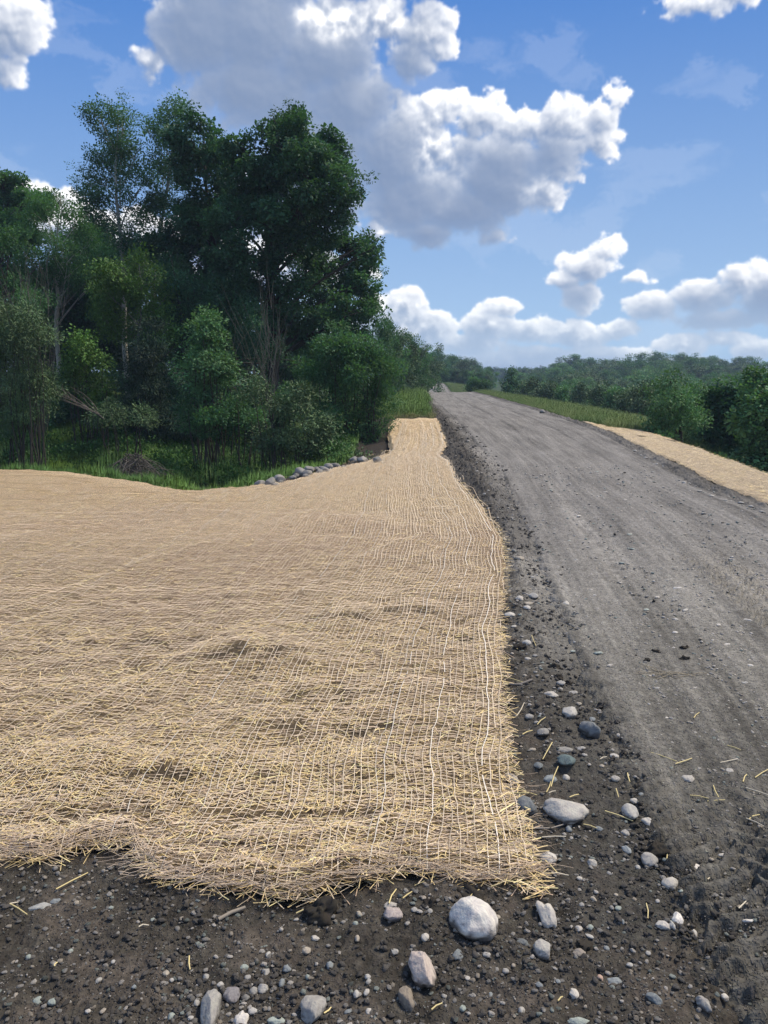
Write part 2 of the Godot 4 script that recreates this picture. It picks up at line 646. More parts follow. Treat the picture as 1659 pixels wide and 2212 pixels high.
func earth_material(maps: Array, bright: float, tile: float, relief: float) -> StandardMaterial3D:
	var m := tinted(Color(bright, bright, bright), 0.95)
	m.metallic_specular = 0.25
	m.albedo_texture = maps[0]
	m.heightmap_enabled = true
	m.heightmap_texture = maps[1]
	m.heightmap_scale = relief
	m.uv1_triplanar = true
	m.uv1_world_triplanar = true
	m.uv1_scale = Vector3(tile, tile, tile)
	return m


func crumbs(x: float, f: float) -> float:
	return fine_noise.get_noise_2d(x * 7.0, f * 7.0) * 0.016 + soft_noise.get_noise_2d(x * 1.3, f * 1.3) * 0.02 + fine_noise.get_noise_2d(x * 31.0 + 9.0, f * 31.0) * 0.008


func windrow(x: float, f: float) -> float:      # loose earth pushed up between blanket and track
	if f < 3.0 or f > 75.0:
		return 0.0
	var a := along(MAT_RIGHT, f) if f < 29.0 else along(ROAD_LEFT, f) - 0.7
	var b := along(ROAD_LEFT, f)
	var t := (x - a) / maxf(b - a, 0.1)
	if t < -0.3 or t > 1.3:
		return 0.0
	var g := exp(-pow((t - 0.45) / 0.38, 2.0))
	return g * (0.03 + 0.10 * smoothstep(5.0, 14.0, f) * (1.0 - 0.6 * smoothstep(30.0, 60.0, f))) * (0.75 + 0.6 * soft_noise.get_noise_2d(x * 2.0, f * 1.6) + 0.55 * fine_noise.get_noise_2d(x * 5.0, f * 4.0))


func dirt_height(x: float, f: float) -> float:
	var k := 1.0 + 0.8 * smoothstep(6.0, 16.0, f)
	return land(x, f) + crumbs(x, f) * k + windrow(x, f)


func road_tone(x: float, f: float, t: float) -> Color:
	var n := soft_noise.get_noise_2d(t * 9.0, f * 0.18) * 0.75 + fine_noise.get_noise_2d(t * 40.0, f * 0.22) * 0.6 + soft_noise.get_noise_2d(x * 0.9, f * 0.7) * 0.35
	var v := 0.207 * (1.0 + 0.42 * n + 0.22 * fine_noise.get_noise_2d(x * 9.0, f * 7.0))
	v *= lerpf(0.47, 1.0, smoothstep(1.8, 6.5, f + 1.1 * n))
	# damp earth worked in along both margins
	v *= lerpf(0.6, 1.0, smoothstep(-0.03, 0.06, t + 0.05 * n)) * lerpf(0.62, 1.0, smoothstep(0.0, 0.1, 1.0 - t + 0.06 * n))
	return Color(v, v * 0.985, v * lerpf(0.91, 0.962, smoothstep(2.0, 9.0, f)))


func make_ground():
	survey()
	# one sheet from under the camera to the horizon
	var rings := 250
	var spokes := 230
	var v := PackedVector3Array()
	var c := PackedColorArray()
	v.resize(rings * spokes)
	c.resize(rings * spokes)
	for j in rings:
		var r := 0.4 * pow(1700.0 / 0.4, j / (rings - 1.0))
		for i in spokes:
			var t := i / (spokes - 1.0) * 2.0 - 1.0
			var az := t * 42.0 + signf(t) * 138.0 * pow(absf(t), 7.0)
			var x := r * sin(deg_to_rad(az))
			var f := r * cos(deg_to_rad(az))
			var h := land(x, f)
			if r > 300.0:
				h = lerpf(h, -2.0, smoothstep(300.0, 700.0, r))
			h += soft_noise.get_noise_2d(x * 0.35, f * 0.35) * 0.10 * smoothstep(12.0, 25.0, r)
			h -= 0.16 * covered(x, f)
			v[j * spokes + i] = Vector3(x, h, -f)
			var n := soft_noise.get_noise_2d(x * 0.15 + 50.0, f * 0.15)
			var m := fine_noise.get_noise_2d(x * 1.2, f * 1.2)
			var green := Color(0.030, 0.058, 0.016).lerp(Color(0.055, 0.095, 0.025), clampf(0.5 + 0.8 * n + 0.4 * m, 0.0, 1.0))
			var bare := Color(0.052, 0.047, 0.043)
			var s := side(x, f)
			var k := smoothstep(-1.3, -0.9, s) * (1.0 - smoothstep(29.0, 33.0, f))
			if f < 12.0 and x > 0.0: k = 1.0 - smoothstep(3.0, 4.5, x - along(ROAD_RIGHT, f))
			if f > 1.0 and f < 32.0 and x > -1.5 and x < 1.0 and f > 18.0: k = maxf(k, smoothstep(-1.9, -1.2, s))
			c[j * spokes + i] = green.lerp(bare, k) / 0.5
	var soil := soil_maps(31, 2600, 0.45, 1.0)
	var g := obj("ground", sheet(spokes, rings, v, c, [], []), earth_material(soil, 0.75, 0.5, 2.0))
	tag(g, "", "", "", "structure")

	# bare dark earth: foreground, the strip between blanket and track, the far shoulder
	var rows := 700
	var cols := 400
	v = PackedVector3Array()
	c = PackedColorArray()
	v.resize(rows * cols)
	c.resize(rows * cols)
	for j in rows:
		var f := 1.15 * pow(80.0 / 1.15, j / (rows - 1.0))
		var ml := along(MAT_RIGHT, f) if f < 29.0 else along(ROAD_LEFT, f) - lerpf(0.5, 0.9, clampf((45.0 - f) / 15.0, 0.0, 1.0)) 
		var l := lerpf(-2.6, ml - 0.6, smoothstep(2.8, 4.4, f))
		if f > 29.0: l = ml
		var rl := along(ROAD_LEFT, f)
		var rr := along(ROAD_RIGHT, f)
		var e := rr + (0.55 if f < 30.0 else lerpf(0.55, 0.2, clampf((f - 30.0) / 15.0, 0.0, 1.0)))
		var turn := rl + 0.35
		for i in cols:
			var x := 0.0
			if i < 270: x = lerpf(l, turn, i / 269.0)
			elif i < 330: x = lerpf(turn, rr - 0.3, (i - 269.0) / 60.0)
			else: x = lerpf(rr - 0.3, e, (i - 329.0) / 70.0)
			var h := dirt_height(x, f)
			if x > rr - 0.4:       # heaped along the right margin
				h += 0.05 * exp(-pow((x - rr - 0.12) / 0.18, 2.0)) * (0.8 + 1.4 * soft_noise.get_noise_2d(x * 3.0, f * 2.1)) * smoothstep(6.0, 9.0, f)
				h -= 0.12 * smoothstep(e - 0.12, e, x)
			var inn := minf(x - rl, rr - x)
			h -= 0.07 * smoothstep(-0.02, 0.28, inn)
			if f < 29.0: h -= 0.06 * smoothstep(0.03, 0.2, ml - x) * smoothstep(0.04, 0.2, f - foot(x))
			if f > 29.0: h -= 0.1 * (1.0 - smoothstep(l, l + 0.15, x))
			v[j * cols + i] = Vector3(x, h + 0.004, -f)
			var n := soft_noise.get_noise_2d(x * 2.2 + 7.0, f * 2.2)
			var m := fine_noise.get_noise_2d(x * 13.0, f * 13.0)
			var b := 0.060 * (1.0 + 0.55 * n + 0.5 * m) * lerpf(1.0, 1.35, smoothstep(5.0, 16.0, f))
			var tone := Color(b, b * 0.93, b * 0.82).lerp(Color(b, b * 0.955, b * 0.90), smoothstep(4.0, 14.0, f))
			if f < 4.0 and n > 0.1: tone = tone.lerp(Color(b * 1.1, b * 0.96, b * 0.84), 0.6)
			if f > 2.0: tone = tone.lerp(road_tone(x, f, clampf((x - rl) / (rr - rl), 0.02, 0.98)), smoothstep(-0.42, -0.02, inn + 0.25 * m))
			c[j * cols + i] = tone / 0.5
	var dirt := obj("soil", sheet(cols, rows, v, c, [], []), earth_material(soil, 0.98, 1.0, 3.0))
	tag(dirt, "", "", "", "structure")

	# the track itself
	rows = 800
	cols = 250
	v = PackedVector3Array()
	c = PackedColorArray()
	v.resize(rows * cols)
	c.resize(rows * cols)
	for j in rows:
		var f := 1.15 * pow(170.0 / 1.15, j / (rows - 1.0))
		var rl := along(ROAD_LEFT, f)
		var rr := along(ROAD_RIGHT, f)
		for i in cols:
			var t := pow(i / (cols - 1.0), lerpf(1.5, 1.0, smoothstep(3.0, 8.0, f)))
			var x := lerpf(rl, rr, t)
			var wide := rr - rl
			var n := fine_noise.get_noise_2d(x * 5.0, f * 5.0)
			var m := soft_noise.get_noise_2d(t * 14.0, f * 0.25)
			var edge := minf(smoothstep(0.0, 0.16, t * wide + 0.14 * n + 0.02), smoothstep(0.0, 0.16, (1.0 - t) * wide + 0.14 * n + 0.02))
			var h := land(x, f) + lerpf(-0.03, 0.016, edge) + m * 0.010 + n * 0.007 + fine_noise.get_noise_2d(x * 26.0, f * 22.0) * 0.0045
			h -= 0.02 * (exp(-pow((t - 0.28) / 0.07, 2.0)) + exp(-pow((t - 0.68) / 0.08, 2.0))) * smoothstep(3.0, 8.0, f)
			h += tread(x - rl, f) * 0.042
			v[j * cols + i] = Vector3(x, h, -f)
			var tone := road_tone(x, f, t)
			var rut := exp(-pow((t - 0.40 - 0.02 * m) / 0.012, 2.0)) * smoothstep(14.0, 22.0, f) + exp(-pow((t - 0.72 - 0.02 * m) / 0.012, 2.0)) * smoothstep(13.0, 24.0, f)
			tone = tone * (1.0 - 0.5 * clampf(rut * (0.7 + 1.3 * n), 0.0, 1.0))
			var pale := exp(-pow((t - 0.24) / 0.03, 2.0)) * smoothstep(5.0, 7.0, f) * (1.0 - smoothstep(9.0, 13.0, f))
			tone = tone * (1.0 + 0.4 * clampf(pale * (0.6 + 1.5 * n), 0.0, 1.0))
			c[j * cols + i] = tone / 0.5
	var gravel := soil_maps(57, 9000, 0.5, 0.92)
	var road := obj("gravel_road", sheet(cols, rows, v, c, [], []), earth_material(gravel, 1.05, 0.8, 2.6))
	tag(road, "", "", "", "structure")

	# still dark water at the culvert
	var s := Shape.new()
	var mid := on_ray(352, 1052, 18.6)
	mid.y = -1.16
	for k in 40:
		var a := TAU * k / 40.0
		var b := TAU * (k + 1) / 40.0
		var ra := 1.0 + 0.15 * sin(a * 3.0 + 1.0)
		var rb := 1.0 + 0.15 * sin(b * 3.0 + 1.0)
		s.tri(mid, mid + Vector3(cos(a) * 2.0 * ra, 0, sin(a) * 1.5 * ra), mid + Vector3(cos(b) * 2.0 * rb, 0, sin(b) * 1.5 * rb), Vector3.UP, Color.WHITE)
	var wm := plain(Color(0.010, 0.012, 0.010), 0.08)
	wm.metallic_specular = 0.5
	tag(obj("water", s.mesh(), wm), "", "", "", "structure")


func tread(u: float, f: float) -> float:
	# bars left by tractor tyres in the soft margin: u metres in from the left edge of the track
	var out := 0.0
	for lane in [[0.05, 0.62, 1.2, 3.3], [1.35, 1.85, 3.2, 7.5]]:
		if f < lane[2] or f > lane[3] or u < lane[0] or u > lane[1]:
			continue
		var w: float = (u - lane[0]) / (lane[1] - lane[0])
		var fade := smoothstep(0.0, 0.08, w) * smoothstep(0.0, 0.08, 1.0 - w) * (1.0 - smoothstep(lane[3] - 1.2, lane[3], f))
		var ph := f / 0.085 + absf(w - 0.5) * 3.4 + (0.5 if w > 0.5 else 0.0) + 0.7 * soft_noise.get_noise_2d(u * 3.0, f * 3.0)
		var q := ph - floorf(ph)
		out += fade * (smoothstep(0.0, 0.09, q) * (1.0 - smoothstep(0.48, 0.6, q)) - 0.5) * (0.75 + 0.8 * fine_noise.get_noise_2d(u * 6.0, f * 6.0))
	return out

# ---------------------------------------------------------------- the straw blanket

func wrinkle(x: float, f: float) -> float:
	var h := 0.022 * soft_noise.get_noise_2d(x * 1.1 + 3.0, f * 0.9) + 0.012 * soft_noise.get_noise_2d(x * 3.4, f * 2.6 + 8.0) + 0.004 * fine_noise.get_noise_2d(x * 11.0, f * 11.0)
	h *= 1.0 + 0.7 * smoothstep(5.0, 11.0, f)
	# long folds across it, as seen beyond the culvert
	for w in [[-1.0, 13.7, 1.28, 15.6, 0.07], [-0.2, 18.8, 1.62, 20.6, 0.08], [0.55, 9.4, 1.2, 9.0, 0.03]]:
		var ex: float = w[2] - w[0]
		var ef: float = w[3] - w[1]
		var t := clampf(((x - w[0]) * ex + (f - w[1]) * ef) / (ex * ex + ef * ef), 0.0, 1.0)
		var d: float = Vector2(x - w[0] - ex * t, f - w[1] - ef * t).length()
		h += w[4] * exp(-pow(d / 0.16, 2.0)) * (0.7 + 0.5 * sin(t * 17.0))
	# overlaps of neighbouring rolls
	for k in 3:
		var lx: float = [-1.75, -3.6, -5.6][k] + 0.42 * (f - 3.0) + 0.05 * sin(f * 1.7)
		h += 0.020 * smoothstep(-0.03, 0.03, x - lx) * (1.0 - smoothstep(0.05, 0.5, x - lx)) * smoothstep(2.6, 3.4, f)
	# mounds where it lies over clods
	for m in [[-0.78, 4.25, 0.34, 0.055], [-0.32, 4.9, 0.3, 0.03], [0.1, 5.2, 0.35, 0.03], [-1.2, 2.95, 0.3, 0.03], [-0.1, 3.0, 0.22, 0.02], [-3.6, 7.5, 0.6, 0.05], [-0.6, 8.6, 0.5, 0.06], [-2.4, 9.6, 0.7, 0.06]]:
		var q: float = Vector2(x - m[0], (f - m[1]) * 1.2).length() / m[2]
		if q < 2.2: h += m[3] * exp(-q * q)
	# the near hem bunched into soft rolls
	if f < 3.2:
		var d := f - foot(x)
		h += 0.030 * exp(-pow((d - 0.07) / 0.06, 2.0)) * (0.9 + 1.0 * soft_noise.get_noise_2d(x * 2.3, 4.0)) + 0.022 * exp(-pow((d - 0.24) / 0.06, 2.0)) * (0.6 + 1.2 * soft_noise.get_noise_2d(x * 1.8, 9.0))
		h -= 0.020 * (1.0 - smoothstep(0.0, 0.04, d))
	return h


func mat_height(x: float, f: float) -> float:
	return land(x, f) + 0.034 + wrinkle(x, f)


func thin_spots(x: float, f: float) -> float:
	# where the straw has slipped and the earth shows
	var k := 0.0
	for m in [[-0.78, 4.18, 0.36, 0.13], [-0.3, 4.95, 0.22, 0.10], [0.12, 5.1, 0.4, 0.09], [-1.15, 2.62, 0.24, 0.06], [-0.42, 3.75, 0.3, 0.1], [0.42, 4.6, 0.16, 0.1], [-0.95, 2.9, 0.3, 0.05], [-0.2, 3.35, 0.3, 0.08], [0.42, 5.0, 0.1, 0.06], [-1.5, 4.5, 0.4, 0.12], [-0.25, 2.62, 0.35, 0.05]]:
		var q: float = Vector2((x - m[0]) / m[2], (f - m[1]) / m[3]).length()
		k = maxf(k, 1.0 - q * 0.62)
	var n := fine_noise.get_noise_2d(x * 4.0 + 30.0, f * 4.0)
	return clampf(k * 1.1 + n * 1.3 - 0.2, 0.0, 1.0)


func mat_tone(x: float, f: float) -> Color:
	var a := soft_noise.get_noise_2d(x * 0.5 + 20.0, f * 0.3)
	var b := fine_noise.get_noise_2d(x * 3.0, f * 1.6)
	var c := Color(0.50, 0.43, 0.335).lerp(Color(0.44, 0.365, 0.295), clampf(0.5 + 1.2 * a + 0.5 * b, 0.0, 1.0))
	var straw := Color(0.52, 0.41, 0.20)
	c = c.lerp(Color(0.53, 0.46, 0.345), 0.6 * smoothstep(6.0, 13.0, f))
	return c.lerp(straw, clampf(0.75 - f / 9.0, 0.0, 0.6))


func straw_maps() -> Array:
	var r := RandomNumberGenerator.new()
	r.seed = 404
	var s := 1024
	var im := Image.create(s, s, false, Image.FORMAT_RGB8)
	im.fill(Color(0.52, 0.47, 0.44))
	var hi := Image.create(s, s, false, Image.FORMAT_L8)
	hi.fill(Color(0.1, 0.1, 0.1))
	for k in 15000:
		var x := r.randf() * s
		var y := r.randf() * s
		var a := r.randf_range(-0.9, 0.9) if r.randf() < 0.7 else r.randf_range(0.0, PI)
		var n := r.randi_range(18, 70)
		var bend := r.randf_range(-0.012, 0.012)
		var v := r.randf_range(0.5, 1.0)
		var c := Color(v, v * r.randf_range(0.93, 1.0), v * r.randf_range(0.80, 0.98))
		var z := 0.2 + 0.75 * k / 15000.0
		var fat := r.randf() < 0.5
		for i in n:
			var px := posmod(int(x), s)
			var py := posmod(int(y), s)
			im.set_pixel(px, py, c)
			hi.set_pixel(px, py, Color(z, z, z))
			if fat:
				im.set_pixel(px, (py + 1) % s, c)
				hi.set_pixel(px, (py + 1) % s, Color(z, z, z))
			x += cos(a)
			y += sin(a)
			a += bend
	return [ImageTexture.create_from_image(im), ImageTexture.create_from_image(hi)]


func thread_x(x0: float, f: float, lane: float) -> float:
	# a thread of the net that crosses f = 2.3 at x0; the rolls run beside the track
	var turn := (along(MAT_RIGHT, f) - 0.49) * lane + (1.0 - lane) * (f - 2.3) * 0.10
	return x0 + turn + 0.006 * sin(f * 7.0 + x0 * 40.0) + 0.035 * soft_noise.get_noise_2d(x0 * 0.8, f * 0.8)


func mat_left(f: float) -> float:
	if f > 19.0: return along([[0.02, 19.0], [0.15, 19.6], [0.12, 24.8], [0.22, 28.0], [0.5, 30.0]], f) + 0.07 * fine_noise.get_noise_2d(f * 0.9, 5.0)
	if f > 15.8: return lerpf(-9.2, 0.02, (f - 15.8) / 3.2)
	return maxf(-0.95 * f - 0.8, -9.2)


func make_blanket():
	var maps := straw_maps()
	var m := tinted(Color(2.0, 2.0, 2.0), 0.9)
	m.albedo_texture = maps[0]
	m.heightmap_enabled = true
	m.heightmap_texture = maps[1]
	m.heightmap_scale = 1.2
	m.uv1_scale = Vector3(1.7, 1.7, 1.0)
	var b := base("erosion_blanket", on_ground(700, 1500), "wide tan straw erosion blanket spread over the bank left of the gravel track", "erosion blanket", "straw erosion blankets")
	var at := b.position
	var rows := 400
	var cols := 280
	var v := PackedVector3Array()
	var c := PackedColorArray()
	var uv := PackedVector2Array()
	var skip := PackedByteArray()
	v.resize(rows * cols)
	c.resize(rows * cols)
	uv.resize(rows * cols)
	skip.resize(rows * cols)
	for j in rows:
		var f0 := 2.1 * pow(29.1 / 2.1, j / (rows - 1.0))
		for i in cols:
			var t := i / (cols - 1.0)
			var l := mat_left(f0)
			var r := along(MAT_RIGHT, f0) + 0.012 * fine_noise.get_noise_2d(f0 * 6.0, 3.0)
			var x := lerpf(l, r, 1.0 - pow(1.0 - t, 1.35))
			var f := f0
			if f0 < 4.5:
				var ft := foot(x) + 0.012 * fine_noise.get_noise_2d(x * 14.0, 1.0)
				f = ft + (f0 - 2.1) * (4.5 - ft) / 2.4
			var h := mat_height(x, f)
			h -= 0.03 * smoothstep(r - 0.05, r, x)
			if f > 18.5: h -= 0.10 * (1.0 - smoothstep(l, l + 0.10, x))
			var k := j * cols + i
			v[k] = Vector3(x, h, -f) - at
			uv[k] = Vector2(x, f)
			var tone := mat_tone(x, f)
			if f < 7.5:
				tone = tone.lerp(Color(0.085, 0.075, 0.062), 0.75 * thin_spots(x, f) * (1.0 - smoothstep(5.0, 7.5, f)))
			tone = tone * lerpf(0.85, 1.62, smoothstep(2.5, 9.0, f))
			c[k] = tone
			var s := side(x, f)
			skip[k] = 1 if s < -lerpf(1.2, 0.12, smoothstep(12.8, 14.5, f) if x > -3.5 else 0.0) and f < 19.3 else 0
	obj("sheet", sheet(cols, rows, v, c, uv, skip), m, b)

	# net: pale threads along the roll, brown fibres across it
	var net := Shape.new()
	var r := RandomNumberGenerator.new()
	r.seed = 9
	var x0 := -9.5
	while x0 < 0.50:
		x0 += 0.033 * r.randf_range(0.85, 1.15)
		var lane := clampf(1.0 + x0 * 0.22, 0.0, 1.0)
		var shade := r.randf_range(0.75, 1.15)
		var col := Color(0.62, 0.53, 0.41) * shade if r.randf() < 0.88 else Color(0.72, 0.68, 0.60) * shade
		var wide := r.randf_range(0.0012, 0.0022)
		var f := maxf(foot(x0) + 0.01, 2.2)
		var prev := Vector3.ZERO
		var have := false
		var stop := 18.0 + 10.0 * r.randf()
		while f < stop:
			var x := thread_x(x0, f, lane)
			if absf(x) > 0.62 * f + 0.3 or x > along(MAT_RIGHT, f) - 0.005 or side(x, f) < (-0.4 if f < 13.0 else -0.05) or (f > 18.0 and x < mat_left(f) + 0.08):
				have = false
				f += 0.2
				continue
			x += r.randf_range(-0.003, 0.003)
			var p := Vector3(x, mat_height(x, f) + 0.014 + 0.0012 * f + r.randf_range(-0.004, 0.005), -f)
			if have and r.randf() > 0.05:
				var w := wide * (0.58 + 0.085 * f)
				net.quad(prev - at + Vector3(-w, 0, 0), prev - at + Vector3(w, 0.001, 0), p - at + Vector3(w, 0.001, 0), p - at + Vector3(-w, 0, 0), Vector3(0, 1, 0), col)
			prev = p
			have = true
			f += 0.022 * f
	tag(obj("netting", net.mesh(), tinted(Color(1, 1, 1), 0.8), b), "", "", "", "stuff")

	var cross := Shape.new()
	var f1 := 2.16
	while f1 < 9.5:
		f1 += r.randf_range(0.008, 0.026) * (1.0 if f1 < 4.5 else 1.0 + (f1 - 4.5) * 0.9)
		var x := -0.75 * f1 - 0.3
		var prev := Vector3.ZERO
		var have := false
		var shade := r.randf_range(0.7, 1.2)
		var col := Color(0.53, 0.42, 0.31) * shade
		if r.randf() < 0.3: col = Color(0.64, 0.52, 0.39) * shade
		while x < 0.9:
			var f := f1 + 0.05 * soft_noise.get_noise_2d(x * 2.0, f1 * 3.0) + 0.012 * fine_noise.get_noise_2d(x * 15.0, f1 * 30.0)
			var lo := foot(x)
			if f < lo: f = lo + (lo - f) * 0.25
			if x > along(MAT_RIGHT, f) + 0.015 or r.randf() < 0.02 + 0.5 * thin_spots(x, f):
				have = false
			else:
				var p := Vector3(x, mat_height(x, f) + 0.004 + r.randf_range(-0.002, 0.008), -f)
				if have:
					var w := 0.0011 + 0.0002 * f
					cross.quad(prev - at + Vector3(0, 0, w), prev - at + Vector3(0, 0.001, -w), p - at + Vector3(0, 0.001, -w), p - at + Vector3(0, 0, w), Vector3(0, 1, 0), col)
				prev = p
				have = true
			x += 0.03
	tag(obj("cross_threads", cross.mesh(), tinted(Color(1, 1, 1), 0.85), b), "", "", "", "stuff")

	# loose straw caught in the net
	var st := Shape.new()
	for zone in [[2.15, 3.2, 12500, 1.0], [3.2, 4.8, 13500, 1.1], [4.8, 7.5, 11000, 1.2], [7.5, 12.0, 13000, 1.4], [12.0, 28.0, 11000, 1.9]]:
		for k in int(zone[2]):
			var f: float = sqrt(r.randf_range(zone[0] * zone[0], zone[1] * zone[1]))
			var rr := along(MAT_RIGHT, f)
			var ll := maxf(mat_left(f), -0.60 * f - 0.2)
			var x := r.randf_range(ll, rr + 0.02)
			if f < foot(x) + 0.015 or side(x, f) < -0.6:
				continue
			if r.randf() < 0.55 * clampf(0.35 + 1.8 * soft_noise.get_noise_2d(x * 1.3 + 60.0, f * 1.0), 0.0, 1.0):
				continue
			if f < 7.0 and r.randf() < thin_spots(x, f) * 0.8:
				continue
			var size: float = zone[3]
			add_straw(st, r, x, f, at, size, r.randf_range(0.02, 0.072) * (0.8 + 0.2 * size), mat_height(x, f) + r.randf_range(0.002, 0.016))
	# straws that stick out over the edge towards the track, and along the hem
	for k in 1100:
		var f := 2.2 + 10.0 * pow(r.randf(), 1.6)
		var x := along(MAT_RIGHT, f) + r.randf_range(-0.06, 0.035)
		add_straw(st, r, x, f, at, 1.0 + 0.08 * f, r.randf_range(0.03, 0.11), land(x, f) + r.randf_range(0.008, 0.05))
	for k in 700:
		var x := r.randf_range(-1.6, 0.5)
		var f := foot(x) + r.randf_range(-0.025, 0.05)
		add_straw(st, r, x, f, at, 0.9, r.randf_range(0.04, 0.12), land(x, f) + r.randf_range(0.006, 0.05))
	tag(obj("straw", st.mesh(), tinted(Color(1, 1, 1), 0.7), b), "", "", "", "stuff")

	# frayed hem: fibres looping out of the near and right edges
	var fr := Shape.new()
	for k in 1300:
		var near := r.randf() < 0.75
		var x := r.randf_range(-1.7, 0.52)
		var f := foot(x) + 0.34 * pow(r.randf(), 2.2) - 0.012
		if not near:
			f = 2.3 + 5.0 * pow(r.randf(), 2.0)
			x = along(MAT_RIGHT, f) + r.randf_range(-0.06, 0.01)
		var a := r.randf_range(-0.5, 0.5) + (0.0 if r.randf() < 0.5 else PI)
		if not near: a = r.randf_range(0.0, TAU)
		var path := PackedVector3Array()
		var rad := PackedFloat32Array()
		var p := Vector2(x, f)
		var up := (mat_height(x, maxf(f, foot(x) + 0.03)) if near else land(x, f)) + r.randf_range(0.004, 0.026)
		for i in 7:
			path.append(Vector3(p.x, maxf(up, land(p.x, p.y) + 0.012), -p.y) - at)
			rad.append(0.0009)
			p += Vector2(cos(a), sin(a) * 0.5) * r.randf_range(0.012, 0.03)
			a += r.randf_range(-0.5, 0.5)
			up += r.randf_range(-0.010, 0.006)
		var sh := r.randf_range(0.6, 1.35)
		fr.tube(path, rad, 3, Color(0.60, 0.48, 0.36) * sh)
	tag(obj("frayed_fibres", fr.mesh(), tinted(Color(1, 1, 1), 0.85), b), "", "", "", "stuff")

	# the second blanket, beyond the track
	var b2 := base("erosion_blanket", on_ground(1500, 1020), "narrow sunlit straw blanket draped over the far slope right of the gravel track", "erosion blanket", "straw erosion blankets")
	at = b2.position
	rows = 190
	cols = 70
	v = PackedVector3Array()
	c = PackedColorArray()
	uv = PackedVector2Array()
	v.resize(rows * cols)
	c.resize(rows * cols)
	uv.resize(rows * cols)
	for j in rows:
		var f := 5.5 + (27.2 - 5.5) * j / (rows - 1.0)
		var lo := along(ROAD_RIGHT, f) + 0.34 + 0.08 * soft_noise.get_noise_2d(f * 0.7, 0.0) + 0.04 * fine_noise.get_noise_2d(f * 2.0, 2.0)
		var wide := 4.2 * (1.0 - smoothstep(23.0, 27.2, f)) + 0.15
		for i in cols:
			var t := i / (cols - 1.0)
			var x := lo + wide * pow(t, 1.3)
			var h := land(x, f) + 0.05 + 0.045 * soft_noise.get_noise_2d(x * 1.2, f * 0.8) + 0.02 * fine_noise.get_noise_2d(x * 5.0, f * 4.0)
			h -= 0.04 * (1.0 - smoothstep(0.0, 0.04, t))
			var k := j * cols + i
			v[k] = Vector3(x, h, -f) - at
			uv[k] = Vector2(x, f)
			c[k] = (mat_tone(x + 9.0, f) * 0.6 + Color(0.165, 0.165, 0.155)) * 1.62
	obj("sheet", sheet(cols, rows, v, c, uv, []), m, b2)
	st = Shape.new()
	for k in 7000:
		var f := r.randf_range(6.0, 26.0)
		var x := along(ROAD_RIGHT, f) + 0.3 + r.randf_range(0.0, 3.0) * (1.0 - smoothstep(22.0, 27.0, f))
		add_straw(st, r, x, f, at, 2.2, r.randf_range(0.05, 0.13), land(x, f) + 0.06 + 0.045 * soft_noise.get_noise_2d(x * 1.2, f * 0.8) + r.randf_range(0.0, 0.02))
	tag(obj("straw", st.mesh(), tinted(Color(1, 1, 1), 0.7), b2), "", "", "", "stuff")


func straw_colour(r: RandomNumberGenerator) -> Color:
	var q := r.randf()
	var s := r.randf_range(0.7, 1.15)
	if q < 0.48: return Color(0.72, 0.56, 0.28) * s
	if q < 0.76: return Color(0.68, 0.56, 0.39) * s
	if q < 0.90: return Color(0.47, 0.35, 0.25) * s
	return Color(0.80, 0.70, 0.36) * s


func add_straw(st: Shape, r: RandomNumberGenerator, x: float, f: float, at: Vector3, size: float, length: float, h: float):
	var a := r.randf_range(-1.1, 1.1) if r.randf() < 0.5 else r.randf_range(0.0, PI)
	var d := Vector3(cos(a), r.randf_range(-0.12, 0.16), sin(a)).normalized() * length * 0.5
	var w := d.cross(Vector3.UP).normalized() * (r.randf_range(0.0009, 0.0017) * size)
	w.y += r.randf_range(-0.4, 0.4) * w.length()
	var p := Vector3(x, h, -f) - at
	var up := d.cross(w).normalized()
	if up.y < 0.0: up = -up
	var col := straw_colour(r)
	st.quad(p - d - w, p - d + w, p + d + w, p + d - w, up, col)

# ---------------------------------------------------------------- stones, clods, loose straw

